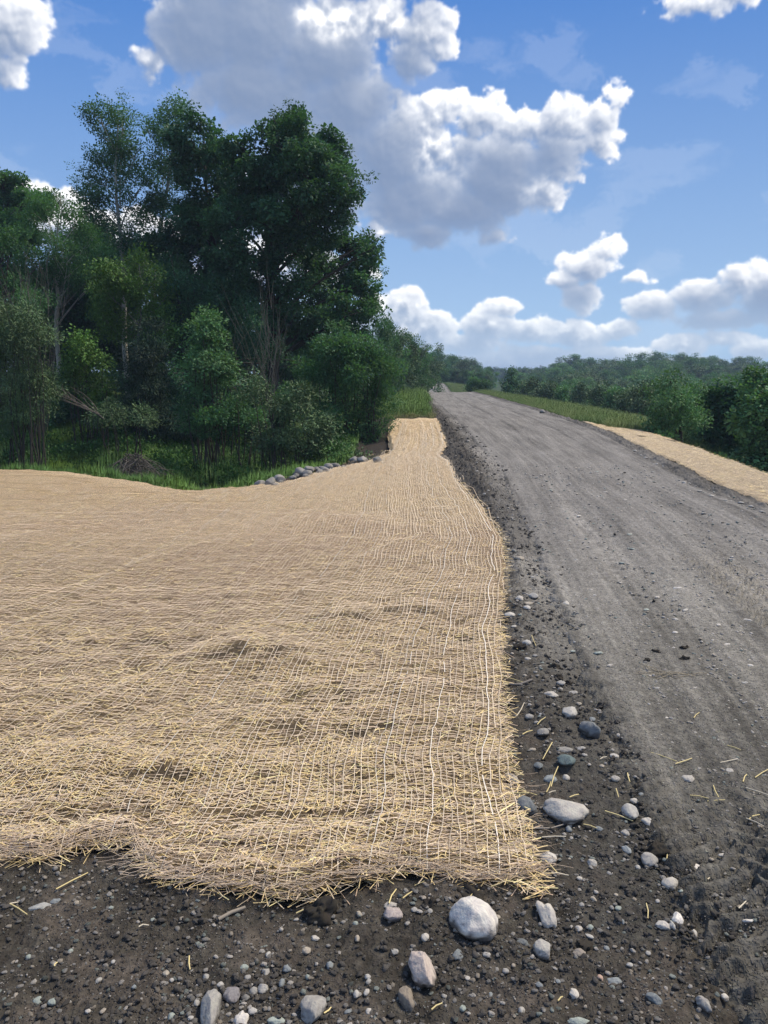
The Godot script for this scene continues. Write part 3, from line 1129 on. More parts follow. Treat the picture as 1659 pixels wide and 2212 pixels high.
func stone_mesh(seed_: int, radii: Vector3, knobbly: float, flats: int, col: Color, mottle: float, rings := 14, soiled := false) -> ArrayMesh:
	# a water-worn stone: an ellipsoid, planed off along a few facets, pitted and mottled
	var r := RandomNumberGenerator.new()
	r.seed = seed_
	var planes := []
	for k in flats:
		var d := Vector3(r.randf_range(-1, 1), r.randf_range(-0.4, 1), r.randf_range(-1, 1)).normalized()
		planes.append([d, r.randf_range(0.66, 0.88)])
	var w := rings * 2
	var s := Shape.new()
	var off := Vector3(seed_ % 97, seed_ % 53, seed_ % 31)
	for j in rings + 1:
		var th := PI * j / rings
		for i in w + 1:
			var ph := TAU * (i % w) / w
			var d := Vector3(sin(th) * cos(ph), cos(th), sin(th) * sin(ph))
			var k := 1.0 + knobbly * soft_noise.get_noise_3dv(d * 0.9 + off) + knobbly * 0.28 * fine_noise.get_noise_3dv(d * 2.6 + off)
			var p := d * k
			for q in planes:
				var over: float = p.dot(q[0]) - q[1]
				if over > 0.0:
					p -= q[0] * over * 0.9
			s.v.append(p * radii)
			var n1 := fine_noise.get_noise_3dv(d * 2.2 + off * 2.0)
			var n2 := fine_noise.get_noise_3dv(d * 7.0 + off)
			var t := 1.0 + mottle * (n1 + 0.7 * n2)
			var cc := Color(col.r * t, col.g * t * (1.0 + 0.03 * n1), col.b * t * (1.0 - 0.06 * n1))
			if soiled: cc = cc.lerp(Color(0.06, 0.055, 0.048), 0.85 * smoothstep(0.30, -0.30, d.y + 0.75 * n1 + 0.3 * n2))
			s.c.append(cc)
			s.n.append(Vector3.ZERO)
	for j in rings:
		for i in w:
			var a := j * (w + 1) + i
			s.i.append(a); s.i.append(a + 1); s.i.append(a + w + 2)
			s.i.append(a); s.i.append(a + w + 2); s.i.append(a + w + 1)
	# smooth normals; the seam and the poles take the average of their doubles
	for k in range(0, s.i.size(), 3):
		var a := s.v[s.i[k]]
		var nn := (s.v[s.i[k + 2]] - a).cross(s.v[s.i[k + 1]] - a)
		for q in 3:
			s.n[s.i[k + q]] += nn
	for j in rings + 1:
		var first := j * (w + 1)
		var sum := s.n[first] + s.n[first + w]
		s.n[first] = sum
		s.n[first + w] = sum
	for first in [0, rings * (w + 1)]:
		var sum := Vector3.ZERO
		for i in w + 1:
			sum += s.n[first + i]
		for i in w + 1:
			s.n[first + i] = sum
	for k in s.n.size():
		var nn := s.n[k]
		s.n[k] = nn.normalized() if nn.length_squared() > 1e-18 else s.v[k].normalized()
	if s.n[w * 2].dot(s.v[w * 2]) < 0.0:
		for k in range(0, s.i.size(), 3):
			var t := s.i[k + 1]
			s.i[k + 1] = s.i[k + 2]
			s.i[k + 2] = t
		for k in s.n.size():
			s.n[k] = -s.n[k]
	return s.mesh()


func ground_top(x: float, f: float) -> float:
	var h := dirt_height(x, f) + 0.004
	var rl := along(ROAD_LEFT, f)
	if x > rl + 0.25:
		h = land(x, f) + 0.012 + tread(x - rl, f) * 0.010
	return h


const GREY := Color(0.30, 0.29, 0.27)
const PALE := Color(0.45, 0.425, 0.385)
const WHITE := Color(0.62, 0.59, 0.545)
const BLUE := Color(0.165, 0.18, 0.185)
const GREEN := Color(0.255, 0.285, 0.26)
const TAN := Color(0.42, 0.375, 0.31)
const PINK := Color(0.43, 0.37, 0.33)
const DARK := Color(0.13, 0.14, 0.145)

var stone_count := 0


func stone(label: String, dx: float, dy: float, w: float, h: float, col: Color, knobbly := 0.25, flats := 3, turn := 0.0, sink := 0.42, group := "loose stones in the dark earth", tilt := 0.0) -> MeshInstance3D:
	# dx, dy: its middle, w and h: its seen size, in survey units
	stone_count += 1
	var g := on_ground(dx, dy + h * 0.25)
	var f := -g.z
	var m := metres_per_unit(f, EYE)
	var a := w * 0.5 * m
	var down := atan2(EYE, f)
	var seen := h * 0.5 * m
	# depth and height of the stone that look that tall from here
	var flat := 0.62
	var b := seen / sqrt(pow(sin(down), 2.0) + pow(flat * cos(down), 2.0))
	b = clampf(b, a * 0.45, a * 2.2)
	var c := clampf(flat * b, a * 0.35, a * 1.25)
	var rings := 18 if w > 38 else (13 if w > 17 else 8)
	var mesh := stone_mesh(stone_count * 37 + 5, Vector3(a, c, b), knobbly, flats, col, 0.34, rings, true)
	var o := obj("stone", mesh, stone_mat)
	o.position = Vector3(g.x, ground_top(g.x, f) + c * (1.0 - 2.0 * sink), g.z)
	o.rotation = Vector3(0, deg_to_rad(turn), deg_to_rad(tilt))
	tag(o, label, "stone", group)
	return o


var stone_mat: StandardMaterial3D


var told := {}


func ordered(what: String, dx: float, dy: float) -> String:
	# which of its like: the part of the place it lies in, then its turn there
	var where := "left of the big white stone"
	if dy < 1260.0: where = "far up beside the blanket's bend" if dx < 1200.0 else "far up the track"
	elif dx > 1300.0 + (dy - 1500.0) * 0.22 and dy < 1830.0: where = "on the middle stretch of the track"
	elif dx > 1380.0: where = "near the tyre marks at lower right"
	elif dy < 1560.0: where = "in the verge above the crescent stone"
	elif dy < 1830.0: where = "in the verge round the flat-topped stone"
	elif dx > 1040.0: where = "right of the big white stone"
	elif dx < 400.0: where = "in the left foreground"
	elif dx < 720.0: where = "in the foreground below the hem"
	var key := what + ", " + where
	told[key] = told.get(key, 0) + 1
	var n: int = told[key]
	var turns := ["first", "second", "third", "fourth", "fifth", "sixth", "seventh", "eighth", "ninth", "tenth"]
	return key + (", %s" % turns[n - 1] if n <= 10 else ", one more")


func make_stones():
	stone_mat = tinted(Color(1, 1, 1), 0.8)
	stone_mat.metallic_specular = 0.3
	var rough := grain_image(256, 71, 0.05, 5)
	stone_mat.heightmap_enabled = true
	stone_mat.heightmap_texture = ImageTexture.create_from_image(rough)
	stone_mat.heightmap_scale = 0.25
	stone_mat.uv1_triplanar = true
	stone_mat.uv1_scale = Vector3(6, 6, 6)

	stone("big rounded white stone just below the near right corner of the blanket", 1022, 1988, 92, 92, WHITE * 0.9, 0.2, 1, 40, 0.25)
	stone("large pale flat-topped stone half buried right of the blanket", 1221, 1752, 92, 58, PALE * 0.9, 0.28, 4, -20, 0.35)
	stone("angular dark blue-grey stone touching the right edge of the blanket", 1138, 1742, 44, 42, DARK * 1.15, 0.32, 6, 30, 0.3)
	stone("smooth round light grey stone right of the large flat-topped stone", 1360, 1757, 34, 35, GREY * 1.25, 0.12, 1, 0, 0.25)
	stone("small pale oblong stone right beside the smooth round grey stone", 1402, 1777, 33, 20, PALE * 0.95, 0.25, 2, -25, 0.4)
	stone("egg-shaped light stone just right of the blanket's near corner", 1183, 1856, 38, 26, PALE, 0.18, 2, -15, 0.35)
	stone("small smooth pale stone standing alone between the egg-shaped stone and the tyre marks", 1279, 1862, 21, 21, PALE * 0.8, 0.25, 3, 20, 0.35)
	stone("smooth grey stone leaning against a black clod beside the tyre marks", 1403, 1852, 36, 31, GREY * 1.05, 0.18, 2, -35, 0.3, "loose stones in the dark earth", -18)
	stone("oval light grey stone at the edge of the tyre marks, below the black clod", 1446, 1902, 34, 33, PALE * 0.85, 0.2, 2, -40, 0.35)
	stone("upright jagged white stone right of the big rounded white one", 1180, 1972, 36, 62, PALE * 0.95, 0.5, 4, 10, 0.3)
	stone("rounded grey-green stone below the upright jagged white one", 1172, 2049, 40, 40, GREY * 1.12, 0.18, 3, 10, 0.3)
	stone("flat dark blue stone half sunk right of the big white stone", 1127, 2032, 33, 20, BLUE * 0.8, 0.3, 4, -20, 0.5)
	stone("pale wedge-shaped stone on the rim of the tyre marks", 1432, 1996, 36, 20, PALE, 0.3, 4, -10, 0.35)
	stone("white upright chip of stone beside the pale wedge-shaped one", 1463, 1984, 23, 31, WHITE, 0.35, 5, -25, 0.35)
	stone("white angular stone lying in the tyre marks", 1504, 1868, 29, 19, WHITE * 0.95, 0.45, 4, -25, 0.45)
	stone("flat white broken stone pressed into the tyre marks at far right", 1601, 1992, 43, 18, WHITE * 0.95, 0.5, 4, -12, 0.55)
	stone("flat blue-grey stone in the dark earth at lower right", 1327, 2112, 38, 20, BLUE * 1.25, 0.3, 4, 0, 0.5)
	stone("small pinkish stone left of the flat blue-grey one", 1296, 2110, 15, 15, Color(0.36, 0.26, 0.21), 0.3, 3, 0, 0.4)
	stone("dark grey oblong stone at lower right near the tyre marks", 1412, 2164, 26, 32, BLUE * 1.1, 0.25, 4, 30, 0.4)
	stone("long slanting grey stone at the inner rim of the tyre marks, near the bottom", 1519, 2168, 24, 36, GREY * 0.9, 0.3, 3, 35, 0.5)
	stone("whitish knobbly stone below the upright jagged one, near the bottom", 1241, 2143, 22, 22, PALE, 0.4, 3, 0, 0.4)
	stone("grey pebble in the dark earth below the flat dark blue stone", 1127, 2174, 16, 17, GREY * 1.1, 0.2, 2, 0, 0.35)
	stone("flat grey-green stone cut off by the bottom edge of the photo, right of centre", 1250, 2206, 47, 18, GREEN * 1.1, 0.2, 3, 0, 0.45)
	stone("small pale pebble lying alone in the tyre marks at lower right", 1565, 2158, 16, 13, PALE, 0.25, 2, 20, 0.35)
	stone("bluish splinter of stone above the oval light grey stone", 1354, 1836, 18, 20, BLUE * 1.5, 0.35, 5, 20, 0.4)
	stone("brownish half-buried stone right of the rounded grey-green one", 1252, 2057, 27, 20, Color(0.25, 0.22, 0.19), 0.3, 3, 0, 0.4)
	stone("light grey pebble below the big rounded white stone", 1051, 2068, 19, 14, GREY * 1.1, 0.2, 2, 0, 0.35)
	stone("dark blue chipped stone left below the big rounded white stone", 988, 2064, 25, 23, BLUE, 0.35, 5, -25, 0.4)
	stone("tan egg-shaped stone half on the blanket's right edge", 1104, 1681, 26, 29, TAN * 0.95, 0.18, 2, 35, 0.25)
	stone("dark green-blue stone with a flat wet top, in the verge", 1222, 1654, 39, 27, Color(0.115, 0.15, 0.15), 0.2, 3, 0, 0.35)
	stone("oblong blue-grey stone in the verge below the dark green-blue one", 1188, 1682, 31, 19, BLUE * 1.35, 0.2, 2, 20, 0.35)
	stone("dark slaty stone left of the dark green-blue one", 1163, 1660, 20, 15, BLUE * 0.95, 0.25, 4, 15, 0.35)
	stone("whitish round pebble right of the oblong blue-grey stone", 1223, 1678, 17, 14, PALE * 0.9, 0.2, 1, 0, 0.3)
	stone("pale oval pebble on the track's edge, right of the verge stones", 1429, 1687, 21, 13, PALE * 0.85, 0.15, 1, -15, 0.45)
	stone("pale broken stone on the track with straw beside it", 1486, 1685, 28, 20, PALE * 0.85, 0.35, 3, -20, 0.45)
	stone("rounded pale pebble in the clods left of the pale oval pebble", 1329, 1686, 20, 14, PALE * 0.75, 0.2, 2, 0, 0.35)
	stone("dark crescent-shaped stone with a muddy top, in the verge", 1274, 1578, 33, 40, Color(0.17, 0.18, 0.185), 0.35, 2, 25, 0.3)
	stone("tall pale grey stone left of the dark crescent-shaped one", 1230, 1547, 33, 28, GREY * 1.3, 0.3, 4, -20, 0.25)
	stone("light stone with a dark underside above the tall pale grey one", 1190, 1510, 29, 16, PALE * 0.9, 0.3, 3, 0, 0.3)
	stone("slanting grey stone left of the dark crescent-shaped one", 1172, 1589, 31, 17, GREY * 0.8, 0.2, 3, 25, 0.35)
	stone("small grey stone near the blanket, left of the tall pale grey one", 1143, 1554, 20, 14, GREY, 0.2, 3, 0, 0.35)
	stone("round pale pebble on the track right of the dark crescent-shaped stone", 1337, 1584, 17, 13, PALE * 0.9, 0.15, 1, 0, 0.4)
	stone("light oval pebble on the track margin, below the round pale one", 1326, 1633, 22, 13, PALE, 0.2, 2, -15, 0.35)
	stone("pale pointed flat stone pressed into the track beside the verge", 1352, 1524, 30, 14, GREY * 1.35, 0.25, 3, -10, 0.55)
	stone("blue-grey stone wedged between two black clods in the verge", 1212, 1478, 19, 12, GREY * 1.05, 0.2, 2, 0, 0.3)
	stone("grey slab-like stone right of the two black clods", 1238, 1496, 21, 10, GREY, 0.2, 3, 15, 0.35)
	stone("pale mottled stone beside a big black clod near the blanket edge", 1138, 1389, 21, 15, GREY * 1.25, 0.2, 2, -25, 0.3)
	stone("pale oblong stone lying against the blanket's right edge", 1101, 1338, 24, 13, PALE, 0.18, 2, 0, 0.3)
	stone("small round white pebble above the pale oblong stone", 1138, 1325, 16, 13, PALE * 1.1, 0.12, 1, 0, 0.3)
	stone("left one of the two rounded stones side by side on the verge", 1123, 1296, 19, 14, PALE * 0.95, 0.18, 2, 0, 0.3)
	stone("right one of the two rounded stones side by side on the verge", 1152, 1289, 22, 15, GREY * 1.2, 0.18, 2, 10, 0.3)
	stone("flat-lying tan stone just below the two rounded stones", 1142, 1308, 24, 12, TAN * 0.85, 0.25, 2, 0, 0.4)
	stone("three-cornered pale stone on the track's left margin", 1222, 1304, 18, 13, PALE, 0.3, 4, 0, 0.3)
	stone("rounded tan stone high up the verge, the farthest of its size", 1122, 1211, 20, 14, TAN * 0.9, 0.2, 3, 0, 0.25)
	stone("small dark grey stone just above the rounded tan one", 1110, 1197, 11, 10, GREY * 0.7, 0.2, 3, 0, 0.3)
	stone("long flat slab of stone lying across the verge", 1217, 1627, 47, 9, GREY * 0.8, 0.25, 3, 0, 0.5)
	stone("short pale slab at the right end of the long flat slab", 1254, 1622, 22, 11, GREY * 1.1, 0.25, 3, 0, 0.45)
	stone("large pinkish-tan stone in the foreground, tilted in the dark earth", 912, 2092, 54, 72, PINK, 0.26, 3, 20, 0.3)
	stone("muddy brown stone below the large pinkish-tan one", 878, 2152, 30, 58, Color(0.22, 0.19, 0.155), 0.4, 3, 15, 0.45)
	stone("tall grey-green stone at the bottom edge left of centre", 457, 2174, 47, 78, GREY * 0.98, 0.2, 4, 5, 0.3)
	stone("dark purplish stone right of the tall grey-green one", 500, 2148, 40, 33, Color(0.20, 0.19, 0.195), 0.25, 5, 25, 0.3)
	stone("large blue-grey chipped stone at the bottom edge near the middle", 678, 2176, 56, 66, GREY * 0.95, 0.25, 5, -10, 0.3)
	stone("grey cube-like stone above the bottom edge, with a smaller one at its left", 569, 2135, 26, 25, GREY * 1.05, 0.22, 6, 10, 0.25)
	stone("smaller grey stone leaning on the grey cube-like one", 548, 2140, 20, 18, GREY * 0.85, 0.22, 4, 0, 0.35)
	stone("dark little stone below the grey cube-like one", 532, 2157, 17, 14, GREY * 0.6, 0.25, 4, 20, 0.35)
	stone("jagged white-topped stone cut off by the bottom edge", 520, 2197, 34, 36, WHITE * 0.85, 0.45, 5, 0, 0.3)
	stone("flat pale green stone cut off by the bottom edge, right of the jagged one", 599, 2208, 46, 14, GREEN * 1.2, 0.2, 2, 0, 0.4)
	stone("light oval pebble above the flat pale green stone", 546, 2186, 21, 15, GREY * 1.25, 0.18, 2, 0, 0.35)
	stone("pink-grey angular stone just below the blanket's hem, right of the middle", 849, 1978, 42, 33, Color(0.34, 0.30, 0.285), 0.25, 6, 0, 0.3)
	stone("pale flat stone behind the pink-grey angular one", 846, 1955, 36, 18, PALE * 0.8, 0.25, 3, 0, 0.4)
	stone("long pale stone, wet at one end, lying in the bare earth at far left", 86, 1956, 44, 18, Color(0.33, 0.33, 0.31), 0.3, 3, 15, 0.5)
	stone("dark stub of stone at the right end of the long pale stone", 119, 1946, 23, 12, BLUE * 1.2, 0.3, 4, 20, 0.4)
	for p in [[81, 2155, 21, 17, "left of the lower pair"], [114, 2164, 21, 17, "right of the lower pair"], [62, 2065, 12, 11, "the higher and leftmost"], [152, 2054, 11, 11, "the higher and rightmost"]]:
		stone("small blue-green pebble in the bare earth at lower left, %s" % p[4], p[0], p[1], p[2], p[3], GREEN, 0.2, 3, p[0], 0.35, "blue-green pebbles at lower left")
	stone("greyish boulder on the grass edge at the right side of the track", 1171, 891, 11, 10, GREY * 0.9, 0.2, 3, 0, 0.2, "")

	# smaller stones, told apart by where they lie
	var r := rng
	for p in [[527, 2087, 19, 14], [579, 2058, 12, 15], [574, 2092, 18, 18], [621, 2089, 20, 17], [662, 2053, 20, 15], [680, 2021, 20, 11], [536, 2115, 16, 11], [445, 2106, 15, 15], [359, 2105, 16, 12], [609, 2122, 14, 20], [712, 2086, 16, 20], [370, 2198, 16, 18], [792, 2149, 12, 16], [794, 2119, 14, 11], [796, 2128, 12, 13], [918, 2030, 18, 17], [852, 2062, 19, 13], [772, 2027, 12, 15], [776, 1974, 12, 15], [768, 1995, 12, 11], [895, 1974, 15, 11], [928, 1977, 13, 11], [665, 2108, 11, 14], [770, 2155, 14, 17], [797, 2185, 16, 17], [752, 2188, 18, 12], [636, 2199, 14, 8], [425, 2172, 14, 16], [412, 2209, 14, 10], [371, 2118, 11, 9], [213, 2117, 13, 14], [190, 2190, 14, 10], [245, 2080, 10, 9], [290, 2140, 11, 10], [330, 1985, 11, 8], [240, 1960, 12, 8], [700, 1965, 12, 9], [640, 1985, 13, 7], [476, 2130, 16, 12], [1092, 2100, 15, 12], [1060, 2140, 12, 11], [1205, 2120, 12, 11], [1310, 2045, 13, 12], [1275, 2010, 15, 12], [1250, 2008, 16, 15], [1272, 2022, 20, 9], [1335, 1966, 17, 10], [1345, 1990, 10, 14], [1256, 1960, 12, 10], [1282, 1945, 12, 13], [1330, 1937, 10, 8], [1420, 1948, 10, 9], [1378, 1870, 12, 10], [1316, 1885, 15, 10], [1252, 1897, 13, 10], [1228, 1794, 14, 18], [1294, 1796, 18, 11], [1350, 1798, 18, 17], [1417, 1800, 12, 8], [1370, 1728, 18, 12], [1385, 1715, 13, 9], [1300, 1660, 12, 8], [1262, 1640, 14, 8], [1150, 1625, 16, 8], [1160, 1568, 15, 8], [1279, 1553, 15, 12], [1250, 1520, 13, 8], [1140, 1430, 15, 8], [1155, 1425, 12, 7], [1210, 1490, 12, 9], [1240, 1385, 12, 8], [1110, 1362, 14, 7], [1075, 1990, 12, 10], [1010, 2110, 13, 10], [960, 2150, 12, 12], [1000, 2180, 16, 13], [1165, 2130, 16, 12], [1360, 2085, 14, 10], [1400, 2060, 13, 10]]:
		var cols := [GREY, GREY * 1.2, PALE * 0.9, GREEN, TAN * 0.8, BLUE * 1.2]
		var q := r.randi() % 6
		stone(ordered("small %s half-sunk stone" % ["grey", "light grey", "pale", "greenish", "tan", "bluish"][q], p[0], p[1]), p[0], p[1], p[2], p[3], cols[q], 0.22, 2 + r.randi() % 3, r.randf_range(-40, 40), 0.38, "small stones in the dark earth")
	for p in [[1463, 1273, 22, 6], [1366, 1187, 12, 5], [1343, 1218, 14, 5], [1285, 1288, 12, 7], [1277, 1276, 10, 6], [1458, 1369, 13, 8], [1459, 1340, 10, 7], [1292, 1417, 22, 7], [1317, 1441, 16, 7], [1571, 1395, 21, 7], [1616, 1342, 22, 9], [1396, 1319, 15, 6], [1480, 1320, 20, 6], [1419, 1292, 14, 6], [1420, 1490, 14, 7], [1237, 1410, 13, 6], [1360, 1156, 15, 5], [1250, 1116, 14, 4], [1307, 1064, 12, 4], [1350, 1080, 11, 4], [1520, 1110, 12, 4], [1290, 1020, 9, 3], [1190, 1060, 10, 4], [1230, 1170, 11, 5], [1580, 1210, 14, 5], [1552, 1352, 12, 5], [1610, 1478, 16, 7], [1620, 1440, 15, 7], [1500, 1490, 13, 6], [1380, 1480, 10, 6], [1588, 1560, 13, 8], [1491, 1640, 22, 8], [1577, 1668, 22, 12], [1560, 1850, 17, 9], [1565, 1876, 12, 8], [1590, 1900, 9, 8], [1500, 2010, 14, 18], [1452, 2000, 14, 18], [1470, 1930, 12, 9], [1648, 1885, 9, 8], [1340, 1880, 11, 8], [1545, 1755, 12, 9], [1465, 1742, 14, 7], [1515, 1690, 12, 8], [1612, 1610, 12, 7], [1440, 1555, 14, 7]]:
		var cols := [WHITE * 0.9, PALE, GREY * 1.3, GREEN * 1.25, PALE * 0.9]
		stone(ordered("flat pale stone", p[0], p[1]), p[0], p[1], p[2], p[3], cols[r.randi() % 5], 0.35, 3, r.randf_range(-40, 40), 0.55, "flat pale stones in the track")
	# the far right margin of the track
	for p in [[1537, 1073, 12, 6], [1600, 1088, 14, 6], [1622, 1096, 12, 6], [1478, 1044, 11, 6], [1512, 1063, 13, 6], [1360, 962, 9, 5], [1372, 975, 8, 5], [1395, 990, 9, 5], [1385, 985, 7, 4], [1330, 948, 8, 4], [1418, 1004, 8, 5], [1567, 1083, 10, 5], [1645, 1107, 12, 5], [1655, 1100, 10, 6]]:
		stone(ordered("rounded stone on the track's right margin", p[0], p[1]), p[0], p[1], p[2], p[3], [GREY, PALE, GREY * 1.2][r.randi() % 3], 0.2, 2, r.randf_range(-40, 40), 0.3, "stones along the right margin of the track")
	# and the heap on the left
	for p in [[1004, 892, 8, 4], [1029, 1026, 10, 6], [1055, 1105, 11, 6], [1060, 1126, 12, 6], [985, 990, 9, 5], [1075, 1142, 11, 6], [1090, 1168, 9, 6], [1012, 960, 7, 4], [995, 928, 7, 4], [1048, 1075, 11, 6], [1098, 1190, 9, 6], [1093, 1232, 9, 7], [1150, 1250, 10, 6]]:
		stone(ordered("pale stone in the heaped dark earth", p[0], p[1]), p[0], p[1], p[2], p[3], [GREY, PALE * 0.9, GREY * 1.2][r.randi() % 3], 0.25, 2, r.randf_range(-40, 40), 0.35, "stones in the heaped earth")

	# riprap in the culvert bank behind the blanket
	for k in 34:
		var t := k / 33.0
		var dx := lerpf(600, 835, t) + r.randf_range(-8, 8)
		var edge := 1066.0 - 62.0 * smoothstep(480.0, 800.0, dx) - (12.0 if dx > 790.0 else 0.0)
		var g := on_ground(dx, edge + 6.0)
		var out := Vector2(-0.75, 0.66)
		var d := r.randf_range(0.05, 0.75)
		var x := g.x + out.x * d
		var f := -g.z + out.y * d
		var size := r.randf_range(0.065, 0.155)
		var mesh := stone_mesh(900 + k, Vector3(size, size * 0.65, size * 0.8), 0.4, 12, GREY * r.randf_range(0.5, 0.95), 0.25, 10)
		var o := obj("riprap_rock", mesh, stone_mat)
		o.position = Vector3(x, land(x, f) + size * 0.42, -f)
		o.rotation = Vector3(r.randf_range(-0.3, 0.3), r.randf_range(0, TAU), r.randf_range(-0.3, 0.3))
		tag(o, "broken grey rock in the riprap behind the blanket, number %d from its left end" % (k + 1), "rock", "riprap rocks in the culvert bank")


func pebble_mesh(seed_: int) -> ArrayMesh:
	return stone_mesh(seed_, Vector3(1, 0.62, 0.8), 0.55, 9, Color(1, 1, 1), 0.15, 5)


func earth_density(x: float, f: float) -> float:
	# how loose and stony the ground is: 1 in the bare earth, less on the packed track
	if f > foot(x) - 0.02 and x < along(MAT_RIGHT, f) + 0.01 and f < 29.0:
		return 0.0
	var rl := along(ROAD_LEFT, f)
	var rr := along(ROAD_RIGHT, f)
	if x > rr + 0.4: return 0.0
	if x > rl + 0.2 and x < rr - 0.3: return 0.75
	return 1.0


func make_grit():
	var r := rng
	var kinds := 3
	var mats := stone_mat
	for q in kinds:
		var places := []
		var tints := PackedColorArray()
		while places.size() < 12500:
			var f := 1.3 * pow(11.0, r.randf())
			var x := r.randf_range(-0.62 * f - 0.2, 0.62 * f + 0.2)
			if r.randf() > earth_density(x, f):
				continue
			var patch := soft_noise.get_noise_2d(x * 1.7 + 4.0, f * 1.7)
			if r.randf() > 0.62 + patch * 0.9:
				continue
			var size := (0.0014 + 0.009 * pow(r.randf(), 7.0)) * (0.75 + 0.16 * f)
			var b := Basis.from_euler(Vector3(r.randf_range(-0.3, 0.3), r.randf_range(0, TAU), r.randf_range(-0.3, 0.3))).scaled(Vector3(size, size * r.randf_range(0.6, 1.0), size))
			places.append(Transform3D(b, Vector3(x, ground_top(x, f) + size * 0.25, -f)))
			var t := r.randf_range(0.25, 0.8) if r.randf() < 0.65 and x < along(ROAD_LEFT, f) + 0.2 else r.randf_range(0.7, 1.15)
			var hue := r.randf()
			var c := PALE * t
			if hue < 0.35: c = GREY * t
			elif hue < 0.5: c = GREEN * t
			elif hue < 0.65: c = TAN * t
			tints.append(c)
		scatter("gravel", pebble_mesh(300 + q), mats, places, tints)
	# dark crumbs and clods of earth
	var clod := stone_mesh(555, Vector3(1, 0.7, 0.9), 1.1, 4, Color(1, 1, 1), 0.3, 7)
	var soil := tinted(Color(1, 1, 1), 0.97)
	soil.metallic_specular = 0.15
	var places := []
	var tints := PackedColorArray()
	while places.size() < 15000:
		var f := 1.3 * pow(22.0, r.randf())
		var x := r.randf_range(-0.62 * f - 0.2, 0.62 * f + 0.2)
		if r.randf() > (earth_density(x, f) if x < along(ROAD_LEFT, f) + 0.25 else 0.005):
			continue
		var patch := soft_noise.get_noise_2d(x * 1.1 + 40.0, f * 1.1) + 0.5 * windrow(x, f) * 10.0
		if r.randf() > 0.45 + patch * 1.3:
			continue
		var size := (0.0018 + 0.010 * pow(r.randf(), 6.0)) * (0.75 + 0.14 * f)
		var b := Basis.from_euler(Vector3(r.randf_range(-1, 1), r.randf_range(0, TAU), r.randf_range(-1, 1))).scaled(Vector3(size, size * r.randf_range(0.6, 1.0), size))
		places.append(Transform3D(b, Vector3(x, ground_top(x, f) + size * 0.2, -f)))
		var t := r.randf_range(0.05, 0.09) * (1.0 + 0.35 * smoothstep(6.0, 14.0, f))
		tints.append(Color(t, t * 0.94, t * 0.86))
	scatter("loose_earth", clod, soil, places, tints)

	# single black clods
	var clods := [
		["black clod of earth behind the leaning smooth grey stone", 1418, 1836, 34, 34], ["black clod of earth just below the blanket's hem", 690, 1962, 52, 44],
		["left one of the black clods on the track", 1397, 1430, 14, 10], ["upper one of the two black clods side by side on the track", 1481, 1403, 18, 12],
		["lower one of the two black clods side by side on the track", 1480, 1427, 18, 16], ["long black clod on the track near the left clods", 1417, 1411, 18, 9],
		["big black clod beside the pale mottled stone in the verge", 1125, 1404, 30, 20], ["black clod above the blue-grey stone in the verge", 1199, 1442, 26, 18],
		["black clod left of the blue-grey wedged stone", 1204, 1466, 22, 14], ["black clod right of the blue-grey wedged stone", 1226, 1474, 18, 12],
		["dark hollow-sided clod right of the rounded grey-green stone", 1262, 2040, 44, 24], ["dark clod behind the big rounded white stone", 1020, 1934, 70, 26], ["dark clod on the right edge of the hem stones", 930, 1956, 34, 26], ["dark clod below the left end of the long flat slab", 1180, 1640, 40, 14]]
	for c in clods:
		stone_count += 1
		var g := on_ground(c[1], c[2] + c[4] * 0.2)
		var m := metres_per_unit(-g.z, EYE)
		var a: float = c[3] * 0.5 * m
		var b: float = clampf(c[4] * 0.5 * m * 1.25, a * 0.5, a * 1.2)
		var o := obj("earth_clod", stone_mesh(2000 + stone_count, Vector3(a, b * 0.75, b), 0.95, 1, Color(0.042, 0.038, 0.033), 0.3, 16), soil)
		o.position = Vector3(g.x, ground_top(g.x, -g.z) + b * 0.12, g.z)
		o.rotation.y = stone_count
		tag(o, c[0], "clod", "black clods of earth")


